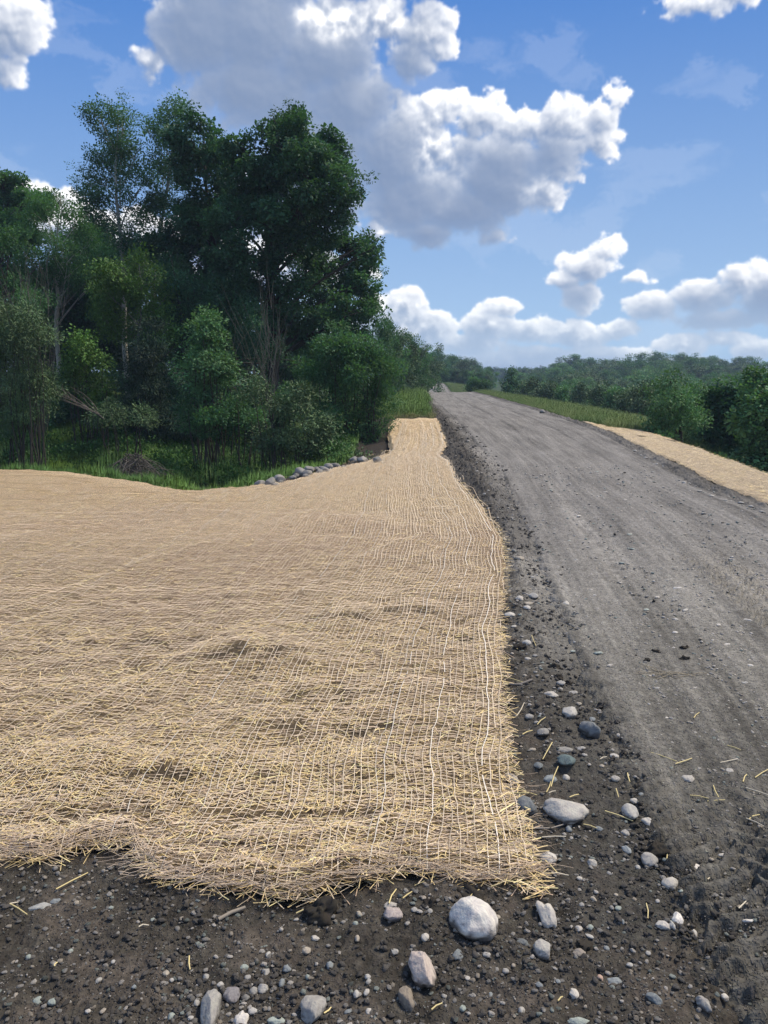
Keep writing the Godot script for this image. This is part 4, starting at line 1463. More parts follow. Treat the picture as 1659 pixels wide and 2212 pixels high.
func make_loose_straw():
	var m := tinted(Color(1, 1, 1), 0.65)
	var r := rng
	var labels := {}
	# two ends of each, in survey units
	var ends := [[1170, 1823, 1222, 1822, "thick yellow straw lying level between the flat-topped and the egg-shaped stone"], [1171, 1865, 1204, 1896, "yellow straw pointing down right beside the egg-shaped stone"], [1190, 1898, 1228, 1898, "short level straw at the foot of the slanting one"], [1146, 1845, 1153, 1894, "straight straw hanging off the blanket's near right corner"], [1150, 1860, 1167, 1880, ""], [1306, 1764, 1367, 1781, "long thin straw lying below the smooth round grey stone"],
		[1420, 1633, 1441, 1682, "bright bent straw on the track, its upright half"], [1400, 1630, 1462, 1655, "bright straw lying across the upright half of the bent one"], [1458, 1660, 1494, 1648, ""], [1555, 1658, 1592, 1650, ""], [1604, 1700, 1616, 1680, ""], [1610, 1712, 1659, 1728, "long yellow straw at the right edge of the track"], [1630, 1690, 1659, 1672, ""], [1617, 1782, 1640, 1770, ""], [1610, 1780, 1650, 1796, ""], [1490, 1730, 1530, 1737, ""], [1527, 1741, 1565, 1740, ""], [1540, 1708, 1552, 1735, ""], [1528, 1906, 1543, 1892, ""], [1594, 1982, 1610, 1962, ""], [1440, 1862, 1443, 1838, ""], [1190, 1706, 1205, 1668, ""], [1128, 1710, 1160, 1720, ""], [1180, 1716, 1190, 1692, ""], [1185, 1720, 1200, 1716, ""], [1115, 1560, 1132, 1530, ""], [1160, 1580, 1178, 1568, ""], [1192, 1622, 1172, 1650, ""], [1128, 1598, 1150, 1588, ""], [1148, 1380, 1158, 1400, ""], [1100, 1400, 1118, 1412, ""], [1092, 1470, 1130, 1482, ""],
		[409, 2072, 411, 2104, "short upright-looking yellow straw in the bare earth left of the middle"], [122, 1930, 190, 1888, "long yellow straw leaning off the hem at left"], [22, 1962, 60, 1985, "bent yellow straw in the bare earth at far left, lower arm"], [22, 1962, 40, 1955, "bent yellow straw in the bare earth at far left, upper arm"], [578, 1965, 588, 1945, ""], [840, 1962, 856, 1930, ""], [870, 1955, 890, 1935, ""], [1010, 1950, 1035, 1930, ""], [1060, 1925, 1090, 1918, ""], [640, 1975, 668, 1966, ""], [300, 2010, 322, 2004, ""], [118, 2090, 124, 2082, ""], [932, 2195, 955, 2182, ""], [700, 2200, 715, 2180, ""], [1205, 2170, 1215, 2160, ""], [1395, 1965, 1399, 1990, ""], [1498, 1560, 1510, 1548, ""], [1570, 1620, 1600, 1630, ""], [1355, 1680, 1360, 1700, ""], [1296, 1650, 1310, 1645, ""], [1260, 1790, 1290, 1800, ""], [1330, 1712, 1336, 1730, ""], [1230, 1732, 1250, 1725, ""]]
	for e in ends:
		var a := on_ground(e[0], e[1])
		var b := on_ground(e[2], e[3])
		var mid := (a + b) * 0.5 + Vector3(r.randf_range(-0.004, 0.004), 0, r.randf_range(-0.004, 0.004))
		a.y = ground_top(a.x, -a.z) + 0.010
		b.y = ground_top(b.x, -b.z) + 0.010
		mid.y = maxf((a.y + b.y) * 0.5 + 0.002, ground_top(mid.x, -mid.z) + 0.006)
		var s := Shape.new()
		var w := 0.0017 + 0.00025 * -mid.z
		var c := Color(0.66, 0.55, 0.27) * r.randf_range(0.8, 1.1) if r.randf() < 0.75 else Color(0.58, 0.52, 0.40)
		s.tube(PackedVector3Array([a - mid, Vector3.ZERO, b - mid]), PackedFloat32Array([w, w, w * 0.8]), 5, c)
		var o := obj("loose_straw", s.mesh(), m)
		o.position = mid
		tag(o, e[4] if e[4] else ordered("dry straw on the bare ground", e[0], e[1]), "straw", "loose straws on the ground")

	# roots and twigs
	var wood := plain(Color(0.22, 0.185, 0.15), 0.9)
	for t in [["pale root trailing down the heaped earth along the blanket's edge", [[999, 1033], [1005, 1050], [1022, 1062], [1034, 1085], [1054, 1104], [1058, 1118], [1061, 1127], [1080, 1148]], 0.009, Color(0.42, 0.34, 0.24)], ["grey twig lying in the verge beside the blanket", [[1100, 1484], [1122, 1486], [1149, 1478]], 0.007, Color(0.2, 0.18, 0.16)], ["thick short stick lying below the blanket's hem", [[472, 1990], [500, 1977], [530, 1966]], 0.007, Color(0.27, 0.235, 0.19)], ["thin grey root below the large flat-topped stone", [[1146, 1804], [1190, 1800], [1222, 1786]], 0.003, Color(0.3, 0.27, 0.23)]]:
		var path := PackedVector3Array()
		var rad := PackedFloat32Array()
		var first := on_ground(t[1][0][0], t[1][0][1])
		for p in t[1]:
			var g := on_ground(p[0], p[1])
			g.y = ground_top(g.x, -g.z) + t[2] * 1.2
			path.append(g - first)
			rad.append(t[2] * r.randf_range(0.7, 1.0))
		var s := Shape.new()
		s.tube(path, rad, 6, Color.WHITE)
		var o := obj("twig", s.mesh(), plain(t[3], 0.9))
		o.position = first
		tag(o, t[0], "twig")
	# wisp of dry grass on the track
	var w := base("dry_grass_wisp", on_ground(1440, 1465), "wisp of dry grass stems lying on the gravel track", "dry grass")
	for k in 12:
		var a := r.randf_range(-0.5, 0.5) if k < 8 else r.randf_range(0, TAU)
		var path := PackedVector3Array()
		var p := Vector2(r.randf_range(-0.05, 0.05), r.randf_range(-0.03, 0.03))
		for i in 6:
			path.append(Vector3(p.x, 0.015 + 0.008 * sin(i * 1.3 + k) + 0.01, p.y))
			p += Vector2(cos(a), sin(a)) * r.randf_range(0.02, 0.045) * (-1.0 if k % 2 else 1.0)
			a += r.randf_range(-0.4, 0.4)
		var s := Shape.new()
		s.tube(path, PackedFloat32Array([0.002, 0.002, 0.002, 0.002, 0.0016, 0.001]), 4, Color.WHITE)
		obj("stem", s.mesh(), plain(Color(0.30, 0.26, 0.19), 0.9), w)

# ---------------------------------------------------------------- trees and shrubs

func leaf_clump(seed_: int, leaves: int, radius: float, length: float, wide: float, flat: float, droop: float) -> ArrayMesh:
	# a spray of folded leaves round a twig end
	var r := RandomNumberGenerator.new()
	r.seed = seed_
	var s := Shape.new()
	for k in leaves:
		var d := Vector3(r.randf_range(-1, 1), r.randf_range(-1, 1), r.randf_range(-1, 1))
		while d.length() > 1.0 or d.length() < 0.1:
			d = Vector3(r.randf_range(-1, 1), r.randf_range(-1, 1), r.randf_range(-1, 1))
		var p := Vector3(d.x, d.y * flat, d.z) * radius
		var out := (d.normalized() + Vector3(r.randf_range(-0.9, 0.9), r.randf_range(-0.9, 0.9) - droop, r.randf_range(-0.9, 0.9))).normalized()
		var side := out.cross(Vector3(r.randf_range(-0.5, 0.5), 1.0, r.randf_range(-0.5, 0.5))).normalized()
		var nn := side.cross(out).normalized()
		if nn.y < 0.0: nn = -nn
		var l := length * r.randf_range(0.65, 1.2)
		var w := wide * r.randf_range(0.7, 1.15)
		var t := r.randf_range(0.72, 1.28)
		var c := Color(t * r.randf_range(0.9, 1.15), t, t * r.randf_range(0.85, 1.1))
		var mid := p + out * l * 0.45 - nn * w * 0.12
		var tip := p + out * l
		var na := (nn + side * 0.35).normalized()
		var nb := (nn - side * 0.35).normalized()
		s.tri(p, mid + side * w * 0.5, tip, na, c)
		s.tri(p, tip, mid - side * w * 0.5, nb, c)
	return s.mesh()


func leaf_material(c: Color, through: float) -> StandardMaterial3D:
	var m := tinted(c, 0.55)
	m.metallic_specular = 0.3
	m.backlight_enabled = true
	m.backlight = Color(through, through, through * 0.7)
	return m


var clumps := {}
var leaf_mats := {}
var bark_dark: StandardMaterial3D
var bark_pale: StandardMaterial3D
var bark_grey: StandardMaterial3D


func make_kinds():
	#                               seed leaves radius length width flat droop
	clumps["maple"] = leaf_clump(1, 64, 0.46, 0.15, 0.125, 0.62, 0.25)
	clumps["aspen"] = leaf_clump(2, 40, 0.42, 0.095, 0.08, 0.8, 0.5)
	clumps["fine"] = leaf_clump(3, 70, 0.40, 0.095, 0.055, 0.7, 0.2)
	clumps["willow"] = leaf_clump(4, 84, 0.36, 0.10, 0.028, 0.8, 0.15)
	clumps["shrub"] = leaf_clump(5, 64, 0.32, 0.085, 0.05, 0.75, 0.1)
	clumps["spruce"] = leaf_clump(6, 90, 0.34, 0.10, 0.022, 0.28, 0.25)
	clumps["far"] = leaf_clump(7, 70, 0.95, 0.30, 0.24, 0.7, 0.2)
	clumps["herb"] = leaf_clump(8, 40, 0.22, 0.075, 0.045, 0.8, -0.3)
	leaf_mats["maple"] = leaf_material(Color(0.060, 0.150, 0.076), 0.85)
	leaf_mats["aspen"] = leaf_material(Color(0.075, 0.175, 0.091), 0.9)
	leaf_mats["dark"] = leaf_material(Color(0.048, 0.128, 0.063), 0.75)
	leaf_mats["yellow"] = leaf_material(Color(0.085, 0.180, 0.036), 0.6)
	leaf_mats["olive"] = leaf_material(Color(0.096, 0.165, 0.074), 0.35)
	leaf_mats["fresh"] = leaf_material(Color(0.105, 0.235, 0.098), 0.75)
	leaf_mats["spruce"] = leaf_material(Color(0.025, 0.056, 0.032), 0.1)
	leaf_mats["mid"] = leaf_material(Color(0.072, 0.178, 0.076), 0.9)
	bark_dark = plain(Color(0.055, 0.047, 0.040), 0.95)
	bark_pale = plain(Color(0.36, 0.35, 0.31), 0.85)
	bark_grey = plain(Color(0.19, 0.175, 0.155), 0.9)


func limb(s: Shape, a: Vector3, b: Vector3, ra: float, rb: float, r: RandomNumberGenerator, sides := 6, wob := 0.06):
	var n := 5
	var path := PackedVector3Array()
	var rad := PackedFloat32Array()
	var d := b - a
	var bow := Vector3(r.randf_range(-1, 1), r.randf_range(0.0, 1.0), r.randf_range(-1, 1)) * d.length() * wob
	for i in n + 1:
		var t := i / float(n)
		path.append(a + d * t + bow * sin(t * PI) + Vector3(r.randf_range(-1, 1), 0, r.randf_range(-1, 1)) * d.length() * 0.012 * sin(t * PI))
		rad.append(lerpf(ra, rb, t))
	s.tube(path, rad, sides, Color.WHITE)


func fill_lobe(places: Array, tints: PackedColorArray, centre: Vector3, radii: Vector3, n: int, size: float, tone: float, r: RandomNumberGenerator, shell := 0.45):
	# clumps gather into boughs, with gaps between them
	var boughs := []
	for k in maxi(4, n / 5):
		var e := Vector3(r.randf_range(-1, 1), r.randf_range(-1, 1), r.randf_range(-1, 1))
		while e.length() > 1.0:
			e = Vector3(r.randf_range(-1, 1), r.randf_range(-1, 1), r.randf_range(-1, 1))
		boughs.append([e.normalized() * pow(e.length(), shell), r.randf_range(0.82, 1.22)])
	for k in n:
		var w: Array = boughs[r.randi() % boughs.size()]
		var d: Vector3 = w[0] + Vector3(r.randfn(0, 0.19), r.randfn(0, 0.13), r.randfn(0, 0.19))
		var q := size * r.randf_range(0.75, 1.25)
		if r.randf() < 0.13:      # shoots that stand out of the outline
			d *= r.randf_range(1.12, 1.45)
			d.y += 0.1
			q *= 0.7
		var b := Basis.from_euler(Vector3(r.randf_range(-0.5, 0.5), r.randf_range(0, TAU), r.randf_range(-0.5, 0.5))).scaled(Vector3(q, q, q))
		places.append(Transform3D(b, centre + d * radii))
		var t: float = tone * w[1] * r.randf_range(0.85, 1.15)
		tints.append(Color(t * r.randf_range(0.92, 1.1), t, t * r.randf_range(0.9, 1.08)))


func surveyed_tree(called: String, label: String, group: String, foot_at: Array, f: float, lobes: Array, kind: String, leaf: String, density: float, bark: Material, girth: float, size := 1.0, fork := 0.35, seed_ := 1) -> Node3D:
	# lobes of the crown: [dx, dy, radius] in survey units at the distance f, each with a depth of its own
	var r := RandomNumberGenerator.new()
	r.seed = seed_ * 101 + 7
	var m := metres_per_unit(f, 0.0)
	var root := on_ray(foot_at[0], foot_at[1], f)
	root.y = land(root.x, f) - 0.15
	var t := base(called, root, label, "tree", group)
	var places := []
	var tints := PackedColorArray()
	var wood := Shape.new()
	var top := Vector3.ZERO
	var mids := []
	var wide := 0.0
	for l in lobes:
		var c: Vector3 = on_ray(l[0], l[1], f) - root
		wide = maxf(wide, absf(c.x))
		if c.y > top.y: top = c
	for l in lobes:
		var rad: float = l[2] * m * 0.9
		var c: Vector3 = on_ray(l[0], l[1], f) - root
		c.z += r.randf_range(-0.75, 0.75) * maxf(wide * 0.8, rad)
		mids.append([c, rad])
		var n := int(density * 52.0 * rad * rad + 5)
		fill_lobe(places, tints, c, Vector3(rad, rad * 0.92, rad), n, size, r.randf_range(0.8, 1.2), r)
	# stem up to two thirds, then a leader into the top lobe
	var crook := Vector3(top.x * 0.35, top.y * 0.5, 0)
	limb(wood, Vector3(0, -0.3, 0), crook, girth, girth * 0.7, r, 8, 0.03)
	limb(wood, crook, top, girth * 0.7, girth * 0.12, r, 7, 0.04)
	for q in mids:
		var c: Vector3 = q[0]
		var from_y: float = clampf(c.y - q[1] * 1.2 - absf(c.x) * 0.5, top.y * fork * 0.7, top.y * 0.85)
		var k := from_y / top.y
		var a := Vector3.ZERO.lerp(crook, k * 2.0) if k < 0.5 else crook.lerp(top, (k - 0.5) * 2.0)
		limb(wood, a, c, girth * (0.5 - 0.35 * k), girth * 0.10, r, 5, 0.08)
		for j in 5:
			var d: Vector3 = Vector3(r.randf_range(-1, 1), r.randf_range(-0.2, 1), r.randf_range(-1, 1)).normalized() * q[1] * 0.85
			limb(wood, a.lerp(c, r.randf_range(0.6, 1.0)), c + d, girth * 0.10, girth * 0.03, r, 4, 0.08)
	obj("trunk", wood.mesh(), bark, t)
	scatter("crown", clumps[kind], leaf_mats[leaf], places, tints, t)
	return t


func shrub(called: String, label: String, group: String, f: float, lobes: Array, kind: String, leaf: String, density: float, bark: Material, size := 1.0, seed_ := 1) -> Node3D:
	# several stems from the ground, leafy to the foot
	var r := RandomNumberGenerator.new()
	r.seed = seed_ * 313 + 11
	var m := metres_per_unit(f, 0.0)
	var low := Vector3(0, 1e9, 0)
	var sum := 0.0
	for l in lobes:
		sum += l[0]
	var root := on_ray(sum / lobes.size(), 1000, f)
	root.y = land(root.x, f) - 0.1
	var t := base(called, root, label, "shrub", group)
	var places := []
	var tints := PackedColorArray()
	var wood := Shape.new()
	for l in lobes:
		var rad: float = l[2] * m
		var c: Vector3 = on_ray(l[0], l[1], f) - root
		c.z += r.randf_range(-0.8, 0.8) * rad
		var tall: float = l[3] if l.size() > 3 else 1.0
		fill_lobe(places, tints, c, Vector3(rad, rad * tall, rad), int(density * 62.0 * rad * rad * tall + 5), size, r.randf_range(0.8, 1.2), r, 0.5)
		for j in 2:
			var d := Vector3(r.randf_range(-1, 1), r.randf_range(0.0, 1.2), r.randf_range(-1, 1)).normalized() * rad * 0.9
			limb(wood, Vector3(c.x * 0.8 + r.randf_range(-0.2, 0.2), -0.1, c.z * 0.5 + r.randf_range(-0.3, 0.3)), c + d, 0.024, 0.006, r, 5, 0.07)
	obj("stem", wood.mesh(), bark, t)
	scatter("foliage", clumps[kind], leaf_mats[leaf], places, tints, t)
	return t


func bare_shrub(called: String, label: String, f: float, foot_x: float, foot_y: float, tops: Array, girth: float, col: Color, seed_: int, twiggy := 5):
	var r := RandomNumberGenerator.new()
	r.seed = seed_
	var root := on_ray(foot_x, foot_y, f)
	root.y = land(root.x, f) - 0.1
	var t := base(called, root, label, "dead shrub")
	var m := plain(col, 0.9)
	for p in tops:
		var s := Shape.new()
		var tip: Vector3 = on_ray(p[0], p[1], f + r.randf_range(-0.8, 0.8)) - root
		var a := Vector3(r.randf_range(-0.25, 0.25), 0, r.randf_range(-0.25, 0.25))
		if p.size() > 2: a = on_ray(p[2], p[3], f) - root
		limb(s, a, tip, girth, girth * 0.2, r, 5, 0.07)
		for j in twiggy:
			var k := r.randf_range(0.35, 0.95)
			var b := a.lerp(tip, k)
			var d := (tip - a).normalized() + Vector3(r.randf_range(-1, 1), r.randf_range(-0.2, 0.7), r.randf_range(-1, 1)) * 0.8
			limb(s, b, b + d * (tip - a).length() * r.randf_range(0.12, 0.28), girth * 0.35, girth * 0.1, r, 4, 0.08)
		obj("branch", s.mesh(), m, t)


func make_woods():
	make_kinds()
	# --- the tall trees on the left
	surveyed_tree("maple_tree", "tall dark broad-crowned tree at the right end of the left woods, beside the track", "trees of the left woods", [585, 1000], 31.0, [[640, 272, 44], [612, 300, 40], [668, 298, 42], [705, 305, 34], [590, 268, 24], [700, 350, 50], [650, 355, 62], [590, 345, 42], [545, 355, 40], [518, 385, 38], [560, 400, 55], [620, 425, 65], [700, 420, 60], [735, 395, 26], [745, 460, 48], [680, 490, 72], [600, 505, 48], [540, 460, 45], [770, 520, 38], [740, 550, 62], [800, 555, 22], [660, 575, 66], [780, 600, 30], [720, 630, 70], [640, 655, 66], [575, 640, 34], [760, 680, 48], [700, 715, 62], [600, 730, 60], [790, 640, 22], [540, 560, 30], [590, 395, 42], [555, 455, 45], [610, 555, 48], [560, 610, 45], [640, 470, 48], [520, 500, 40], [490, 560, 40]], "maple", "maple", 1.25, bark_dark, 0.26, 0.85, 0.35, 1)
	surveyed_tree("forest_tree", "dark slender tree leaning against the tall broad-crowned one on its left", "trees of the left woods", [500, 980], 32.5, [[440, 285, 30], [430, 320, 42], [465, 330, 34], [450, 375, 50], [410, 375, 36], [480, 420, 42], [440, 440, 42], [400, 450, 34], [470, 500, 34], [420, 530, 46], [380, 500, 44], [350, 540, 40], [440, 490, 40], [500, 560, 34], [455, 600, 55], [390, 600, 50], [520, 640, 40], [470, 680, 60]], "maple", "dark", 1.0, bark_dark, 0.17, 0.95, 0.3, 2)
	surveyed_tree("aspen_tree", "tall airy pale-stemmed tree with small fluttering leaves, leftmost of the pair", "trees of the left woods", [283, 980], 34.0, [[255, 235, 26], [230, 268, 36], [275, 268, 34], [250, 310, 48], [215, 285, 20], [215, 340, 36], [290, 330, 44], [200, 385, 34], [170, 385, 20], [255, 385, 50], [300, 410, 44], [200, 430, 32], [240, 455, 44], [290, 480, 44], [250, 520, 40], [170, 410, 18]], "aspen", "aspen", 1.1, bark_pale, 0.13, 1.0, 0.3, 3)
	surveyed_tree("aspen_tree", "tall airy pale-stemmed tree with small fluttering leaves, rightmost of the pair", "trees of the left woods", [318, 985], 35.0, [[385, 250, 26], [350, 258, 28], [405, 280, 30], [365, 300, 44], [335, 300, 26], [395, 330, 40], [350, 360, 44], [330, 420, 38], [380, 400, 42], [345, 470, 44], [400, 470, 40], [310, 540, 44], [375, 540, 44]], "aspen", "aspen", 1.1, bark_pale, 0.12, 1.0, 0.3, 4)
	surveyed_tree("forest_tree", "mid-green tree with a straight pale trunk, third from the left edge", "trees of the left woods", [137, 960], 30.0, [[130, 430, 32], [105, 455, 30], [160, 465, 32], [130, 490, 46], [90, 500, 30], [175, 520, 40], [120, 550, 50], [75, 560, 32], [165, 590, 48], [200, 560, 34], [215, 620, 40]], "fine", "mid", 1.0, bark_pale, 0.10, 1.0, 0.55, 5)
	surveyed_tree("forest_tree", "leafy tree at the left edge whose crown is highest at the frame", "trees of the left woods", [20, 960], 37.0, [[8, 395, 26], [40, 400, 24], [70, 435, 26], [20, 430, 38], [-30, 420, 50], [50, 470, 44], [0, 490, 55], [60, 520, 40], [20, 560, 60], [-40, 520, 60], [85, 440, 14]], "maple", "mid", 1.05, bark_dark, 0.16, 0.9, 0.3, 6)
	surveyed_tree("forest_tree", "lower green tree in front of the leftmost tall tree", "trees of the left woods", [10, 960], 28.0, [[20, 540, 40], [60, 560, 36], [0, 590, 46], [50, 620, 50], [-30, 640, 50], [100, 640, 40], [30, 690, 50]], "fine", "mid", 1.0, bark_dark, 0.11, 1.0, 0.3, 7)
	surveyed_tree("young_maple_tree", "yellow-green young tree in the middle of the left woods", "trees of the left woods", [300, 970], 27.5, [[300, 570, 30], [270, 600, 36], [320, 610, 40], [235, 640, 34], [285, 650, 44], [340, 650, 40], [220, 690, 34], [270, 710, 40], [330, 700, 44], [255, 580, 18]], "fine", "yellow", 1.1, bark_grey, 0.08, 1.15, 0.3, 8)
	surveyed_tree("forest_tree", "dark leafy tree filling the gap between yellow-green tree and broad crown", "trees of the left woods", [420, 980], 29.5, [[370, 560, 40], [400, 610, 48], [350, 600, 40], [440, 640, 50], [380, 660, 52], [500, 640, 44], [430, 700, 56], [360, 720, 50], [520, 700, 50], [480, 740, 50], [560, 760, 50]], "fine", "dark", 1.1, bark_dark, 0.10, 1.1, 0.3, 9)
	surveyed_tree("forest_tree", "dark tree behind the one with the pale trunk", "trees of the left woods", [200, 960], 38.0, [[200, 480, 34], [180, 530, 44], [230, 560, 50], [170, 600, 55], [240, 640, 60], [110, 620, 55], [60, 640, 60], [160, 690, 60], [90, 710, 60]], "maple", "dark", 1.1, bark_dark, 0.12, 1.0, 0.3, 10)
	surveyed_tree("forest_tree", "dark backdrop tree deep in the left woods", "trees of the left woods", [330, 960], 40.0, [[330, 600, 60], [420, 640, 60], [260, 640, 60], [500, 690, 60], [380, 720, 70], [280, 740, 60], [450, 780, 70], [200, 760, 60], [560, 800, 60], [350, 810, 60], [130, 790, 60], [640, 790, 60], [20, 790, 60], [740, 790, 50], [600, 860, 50]], "maple", "dark", 1.0, bark_dark, 0.14, 1.1, 0.25, 11)

	# --- the lower storey
	shrub("spruce_shrub", "very dark dense shrub right of the yellow-green bush, with drooping sprays", "shrubs of the left woods", 25.0, [[315, 700, 20], [310, 740, 30], [325, 780, 36], [300, 820, 42], [330, 860, 46], [300, 900, 50], [360, 910, 40]], "spruce", "spruce", 2.0, bark_dark, 1.25, 21)
	shrub("willow_shrub", "big grey-olive shrub with narrow leaves at the left edge", "shrubs of the left woods", 20.5, [[10, 660, 34], [50, 690, 36], [20, 730, 46], [75, 735, 34], [-30, 720, 50], [60, 780, 44], [95, 720, 16], [0, 800, 56], [85, 830, 30], [40, 850, 48], [-20, 880, 56], [80, 880, 30], [30, 905, 36]], "willow", "olive", 1.5, bark_dark, 1.0, 22)
	shrub("bright_bush", "bright yellow-green bush between the grey-olive shrub and the dark spruce-like one", "shrubs of the left woods", 24.5, [[165, 735, 20], [180, 765, 28], [205, 790, 26], [160, 800, 26], [150, 830, 26], [195, 835, 30], [225, 850, 22]], "fine", "yellow", 1.2, bark_dark, 1.0, 23)
	shrub("young_cherry_shrub", "upright fresh-green young shrub in the centre of the left woods", "shrubs of the left woods", 22.0, [[449, 685, 12], [446, 705, 20], [440, 735, 28], [462, 745, 24], [425, 765, 26], [450, 785, 36], [420, 810, 26], [470, 815, 28], [440, 840, 32], [475, 780, 20]], "shrub", "fresh", 1.35, bark_dark, 1.15, 24)
	shrub("alder_shrub", "large leafy green shrub at the right end of the woods, next to the far blanket", "shrubs of the left woods", 24.5, [[745, 725, 20], [720, 755, 30], [770, 755, 28], [800, 745, 18], [690, 790, 36], [745, 800, 44], [800, 800, 34], [830, 795, 22], [660, 790, 24], [700, 850, 44], [765, 860, 50], [815, 860, 34], [640, 840, 26], [730, 915, 50], [790, 925, 42], [820, 905, 28], [780, 970, 34]], "shrub", "mid", 1.35, bark_dark, 1.15, 25)
	shrub("willow_shrub", "bluish-green bushy shrub overhanging the riprap", "shrubs of the left woods", 20.5, [[640, 860, 26], [610, 890, 30], [660, 900, 36], [600, 930, 34], [650, 945, 40], [700, 940, 34], [570, 950, 22], [630, 985, 34], [690, 985, 30], [740, 985, 28], [780, 985, 18], [550, 860, 18], [560, 820, 16]], "shrub", "olive", 1.25, bark_dark, 1.0, 26)
	shrub("low_bush", "low dark bush below the upright fresh-green shrub", "shrubs of the left woods", 21.5, [[420, 890, 26], [390, 905, 22], [450, 905, 30], [500, 895, 30], [530, 910, 28], [470, 920, 24], [520, 870, 24], [555, 925, 24]], "shrub", "mid", 1.2, bark_dark, 1.0, 27)
	shrub("silvery_bush", "small silvery bush leaning over the grass at the left", "shrubs of the left woods", 22.5, [[235, 885, 14], [215, 905, 16], [250, 900, 14], [300, 885, 13], [310, 905, 14]], "willow", "olive", 1.3, bark_dark, 1.0, 28)
	var ub := 0
	for p in [[100, 850, 40], [180, 870, 40], [260, 865, 44], [340, 870, 50], [400, 860, 50], [480, 865, 44], [560, 890, 40], [580, 850, 50]]:
		ub += 1
		shrub("understorey_bush", "dark undergrowth bush in the shade below the left woods, number %d from the left" % ub, "undergrowth bushes of the left woods", 26.5, [[p[0], p[1], p[2]], [p[0] + 30, p[1] + 30, p[2] * 0.8], [p[0] - 30, p[1] + 30, p[2] * 0.8], [p[0] + 5, p[1] + 60, p[2] * 0.8]], "shrub", "dark", 1.1, bark_dark, 1.1, p[0])

	bare_shrub("dead_shrub", "bare grey dead shrub above the grey-olive one at the left edge", 25.0, 70, 760, [[30, 560], [55, 545], [85, 570], [45, 600], [110, 600], [20, 620], [135, 610], [100, 560], [60, 620], [125, 660], [140, 640]], 0.015, Color(0.11, 0.10, 0.09), 41, 8)
	bare_shrub("dead_shrub", "tall bare dead stems right of the upright fresh-green shrub", 23.0, 560, 960, [[575, 650], [590, 640], [605, 660], [560, 690], [620, 700], [500, 730], [520, 700], [585, 700], [600, 690]], 0.018, Color(0.11, 0.105, 0.09), 42, 7)
	bare_shrub("fallen_branches", "heap of fallen bare branches slanting down beside the grey-olive shrub", 21.5, 170, 870, [[108, 830, 200, 890], [120, 842, 215, 895], [112, 855, 205, 892], [130, 850, 225, 905], [105, 845, 190, 880], [140, 865, 220, 900], [180, 860, 215, 895], [150, 835, 210, 885]], 0.014, Color(0.13, 0.115, 0.10), 43, 5)

	# brush pile beside the water
	var r := RandomNumberGenerator.new()
	r.seed = 77
	var at := on_ray(292, 1042, 17.6)
	at.y = land(at.x, 17.6)
	var pile := base("brush_pile", at, "pile of grey cut brush beside the dark pool behind the blanket", "brush pile")
	var s := Shape.new()
	for k in 170:
		var a := r.randf_range(0.0, TAU)
		var reach := r.randf_range(0.35, 0.9)
		var p := Vector3(r.randf_range(-0.25, 0.25), 0.55 + r.randf_range(-0.1, 0.35), r.randf_range(-0.25, 0.25))
		var q := Vector3(cos(a) * reach, r.randf_range(0.0, 0.5), sin(a) * reach)
		limb(s, p, q, 0.009, 0.004, r, 4, 0.14)
	tag(obj("twigs", s.mesh(), plain(Color(0.10, 0.09, 0.08), 0.9), pile), "", "", "", "stuff")
	s = Shape.new()
	limb(s, on_ray(345, 1050, 20.5) - on_ray(400, 1060, 20.5), Vector3(0.9, 0, 0.2), 0.12, 0.1, r, 9, 0.02)
	var lg := obj("fallen_log", s.mesh(), bark_dark)
	lg.position = on_ray(400, 1052, 18.0)
	lg.position.y = land(lg.position.x, 18.0) + 0.1
	tag(lg, "dark wet log lying at the edge of the pool", "log")

# ---------------------------------------------------------------- grass, the far side of the valley

func tuft(seed_: int, blades: int, spread: float, wide: float, lean: float, heads: bool) -> ArrayMesh:
	var r := RandomNumberGenerator.new()
	r.seed = seed_
	var s := Shape.new()
	for k in blades:
		var a := r.randf_range(0, TAU)
		var p := Vector3(cos(a), 0, sin(a)) * spread * sqrt(r.randf())
		var b := r.randf_range(0, TAU)
		var d := Vector3(cos(b), 0, sin(b))
		var side := Vector3(-d.z, 0, d.x)
		var h := r.randf_range(0.55, 1.0)
		var l := lean * r.randf_range(0.4, 1.3)
		var m := p + Vector3(0, h * 0.55, 0) + d * l * 0.3
		var t := p + Vector3(0, h, 0) + d * l
		var w := wide * r.randf_range(0.7, 1.2)
		var n := (d * 0.3 + Vector3(0, 0.8, 0)).normalized()
		var v := r.randf_range(0.75, 1.25)
		var c := Color(v * r.randf_range(0.9, 1.2), v, v * 0.9)
		s.quad(p - side * w, p + side * w, m + side * w * 0.7, m - side * w * 0.7, n, c)
		s.tri(m - side * w * 0.7, m + side * w * 0.7, t, n, c)
		if heads and k % 4 == 0:
			s.tri(t - side * 0.012, t + side * 0.012, t + Vector3(0, 0.16, 0) + d * 0.05, n, Color(2.0, 1.45, 1.6))
	return s.mesh()


func sow(called: String, mesh: Mesh, m: Material, n: int, pick: Callable, tall: Vector2, c0: Color, c1: Color):
	var places := []
	var tints := PackedColorArray()
	var tries := 0
	while places.size() < n and tries < n * 12:
		tries += 1
		var p: Vector3 = pick.call()          # x, f, vigour
		if p.z <= 0.0:
			continue
		var h := rng.randf_range(tall.x, tall.y) * p.z
		var w := h * rng.randf_range(0.8, 1.2)
		var b := Basis(Vector3.UP, rng.randf_range(0, TAU)).scaled(Vector3(w, h, w))
		places.append(Transform3D(b, Vector3(p.x, land(p.x, p.y) - 0.03, -p.y)))
		var q := clampf(0.5 + 0.9 * soft_noise.get_noise_2d(p.x * 0.5, p.y * 0.4) + rng.randf_range(-0.25, 0.25), 0.0, 1.0)
		tints.append(c0.lerp(c1, q))
	scatter(called, mesh, m, places, tints)


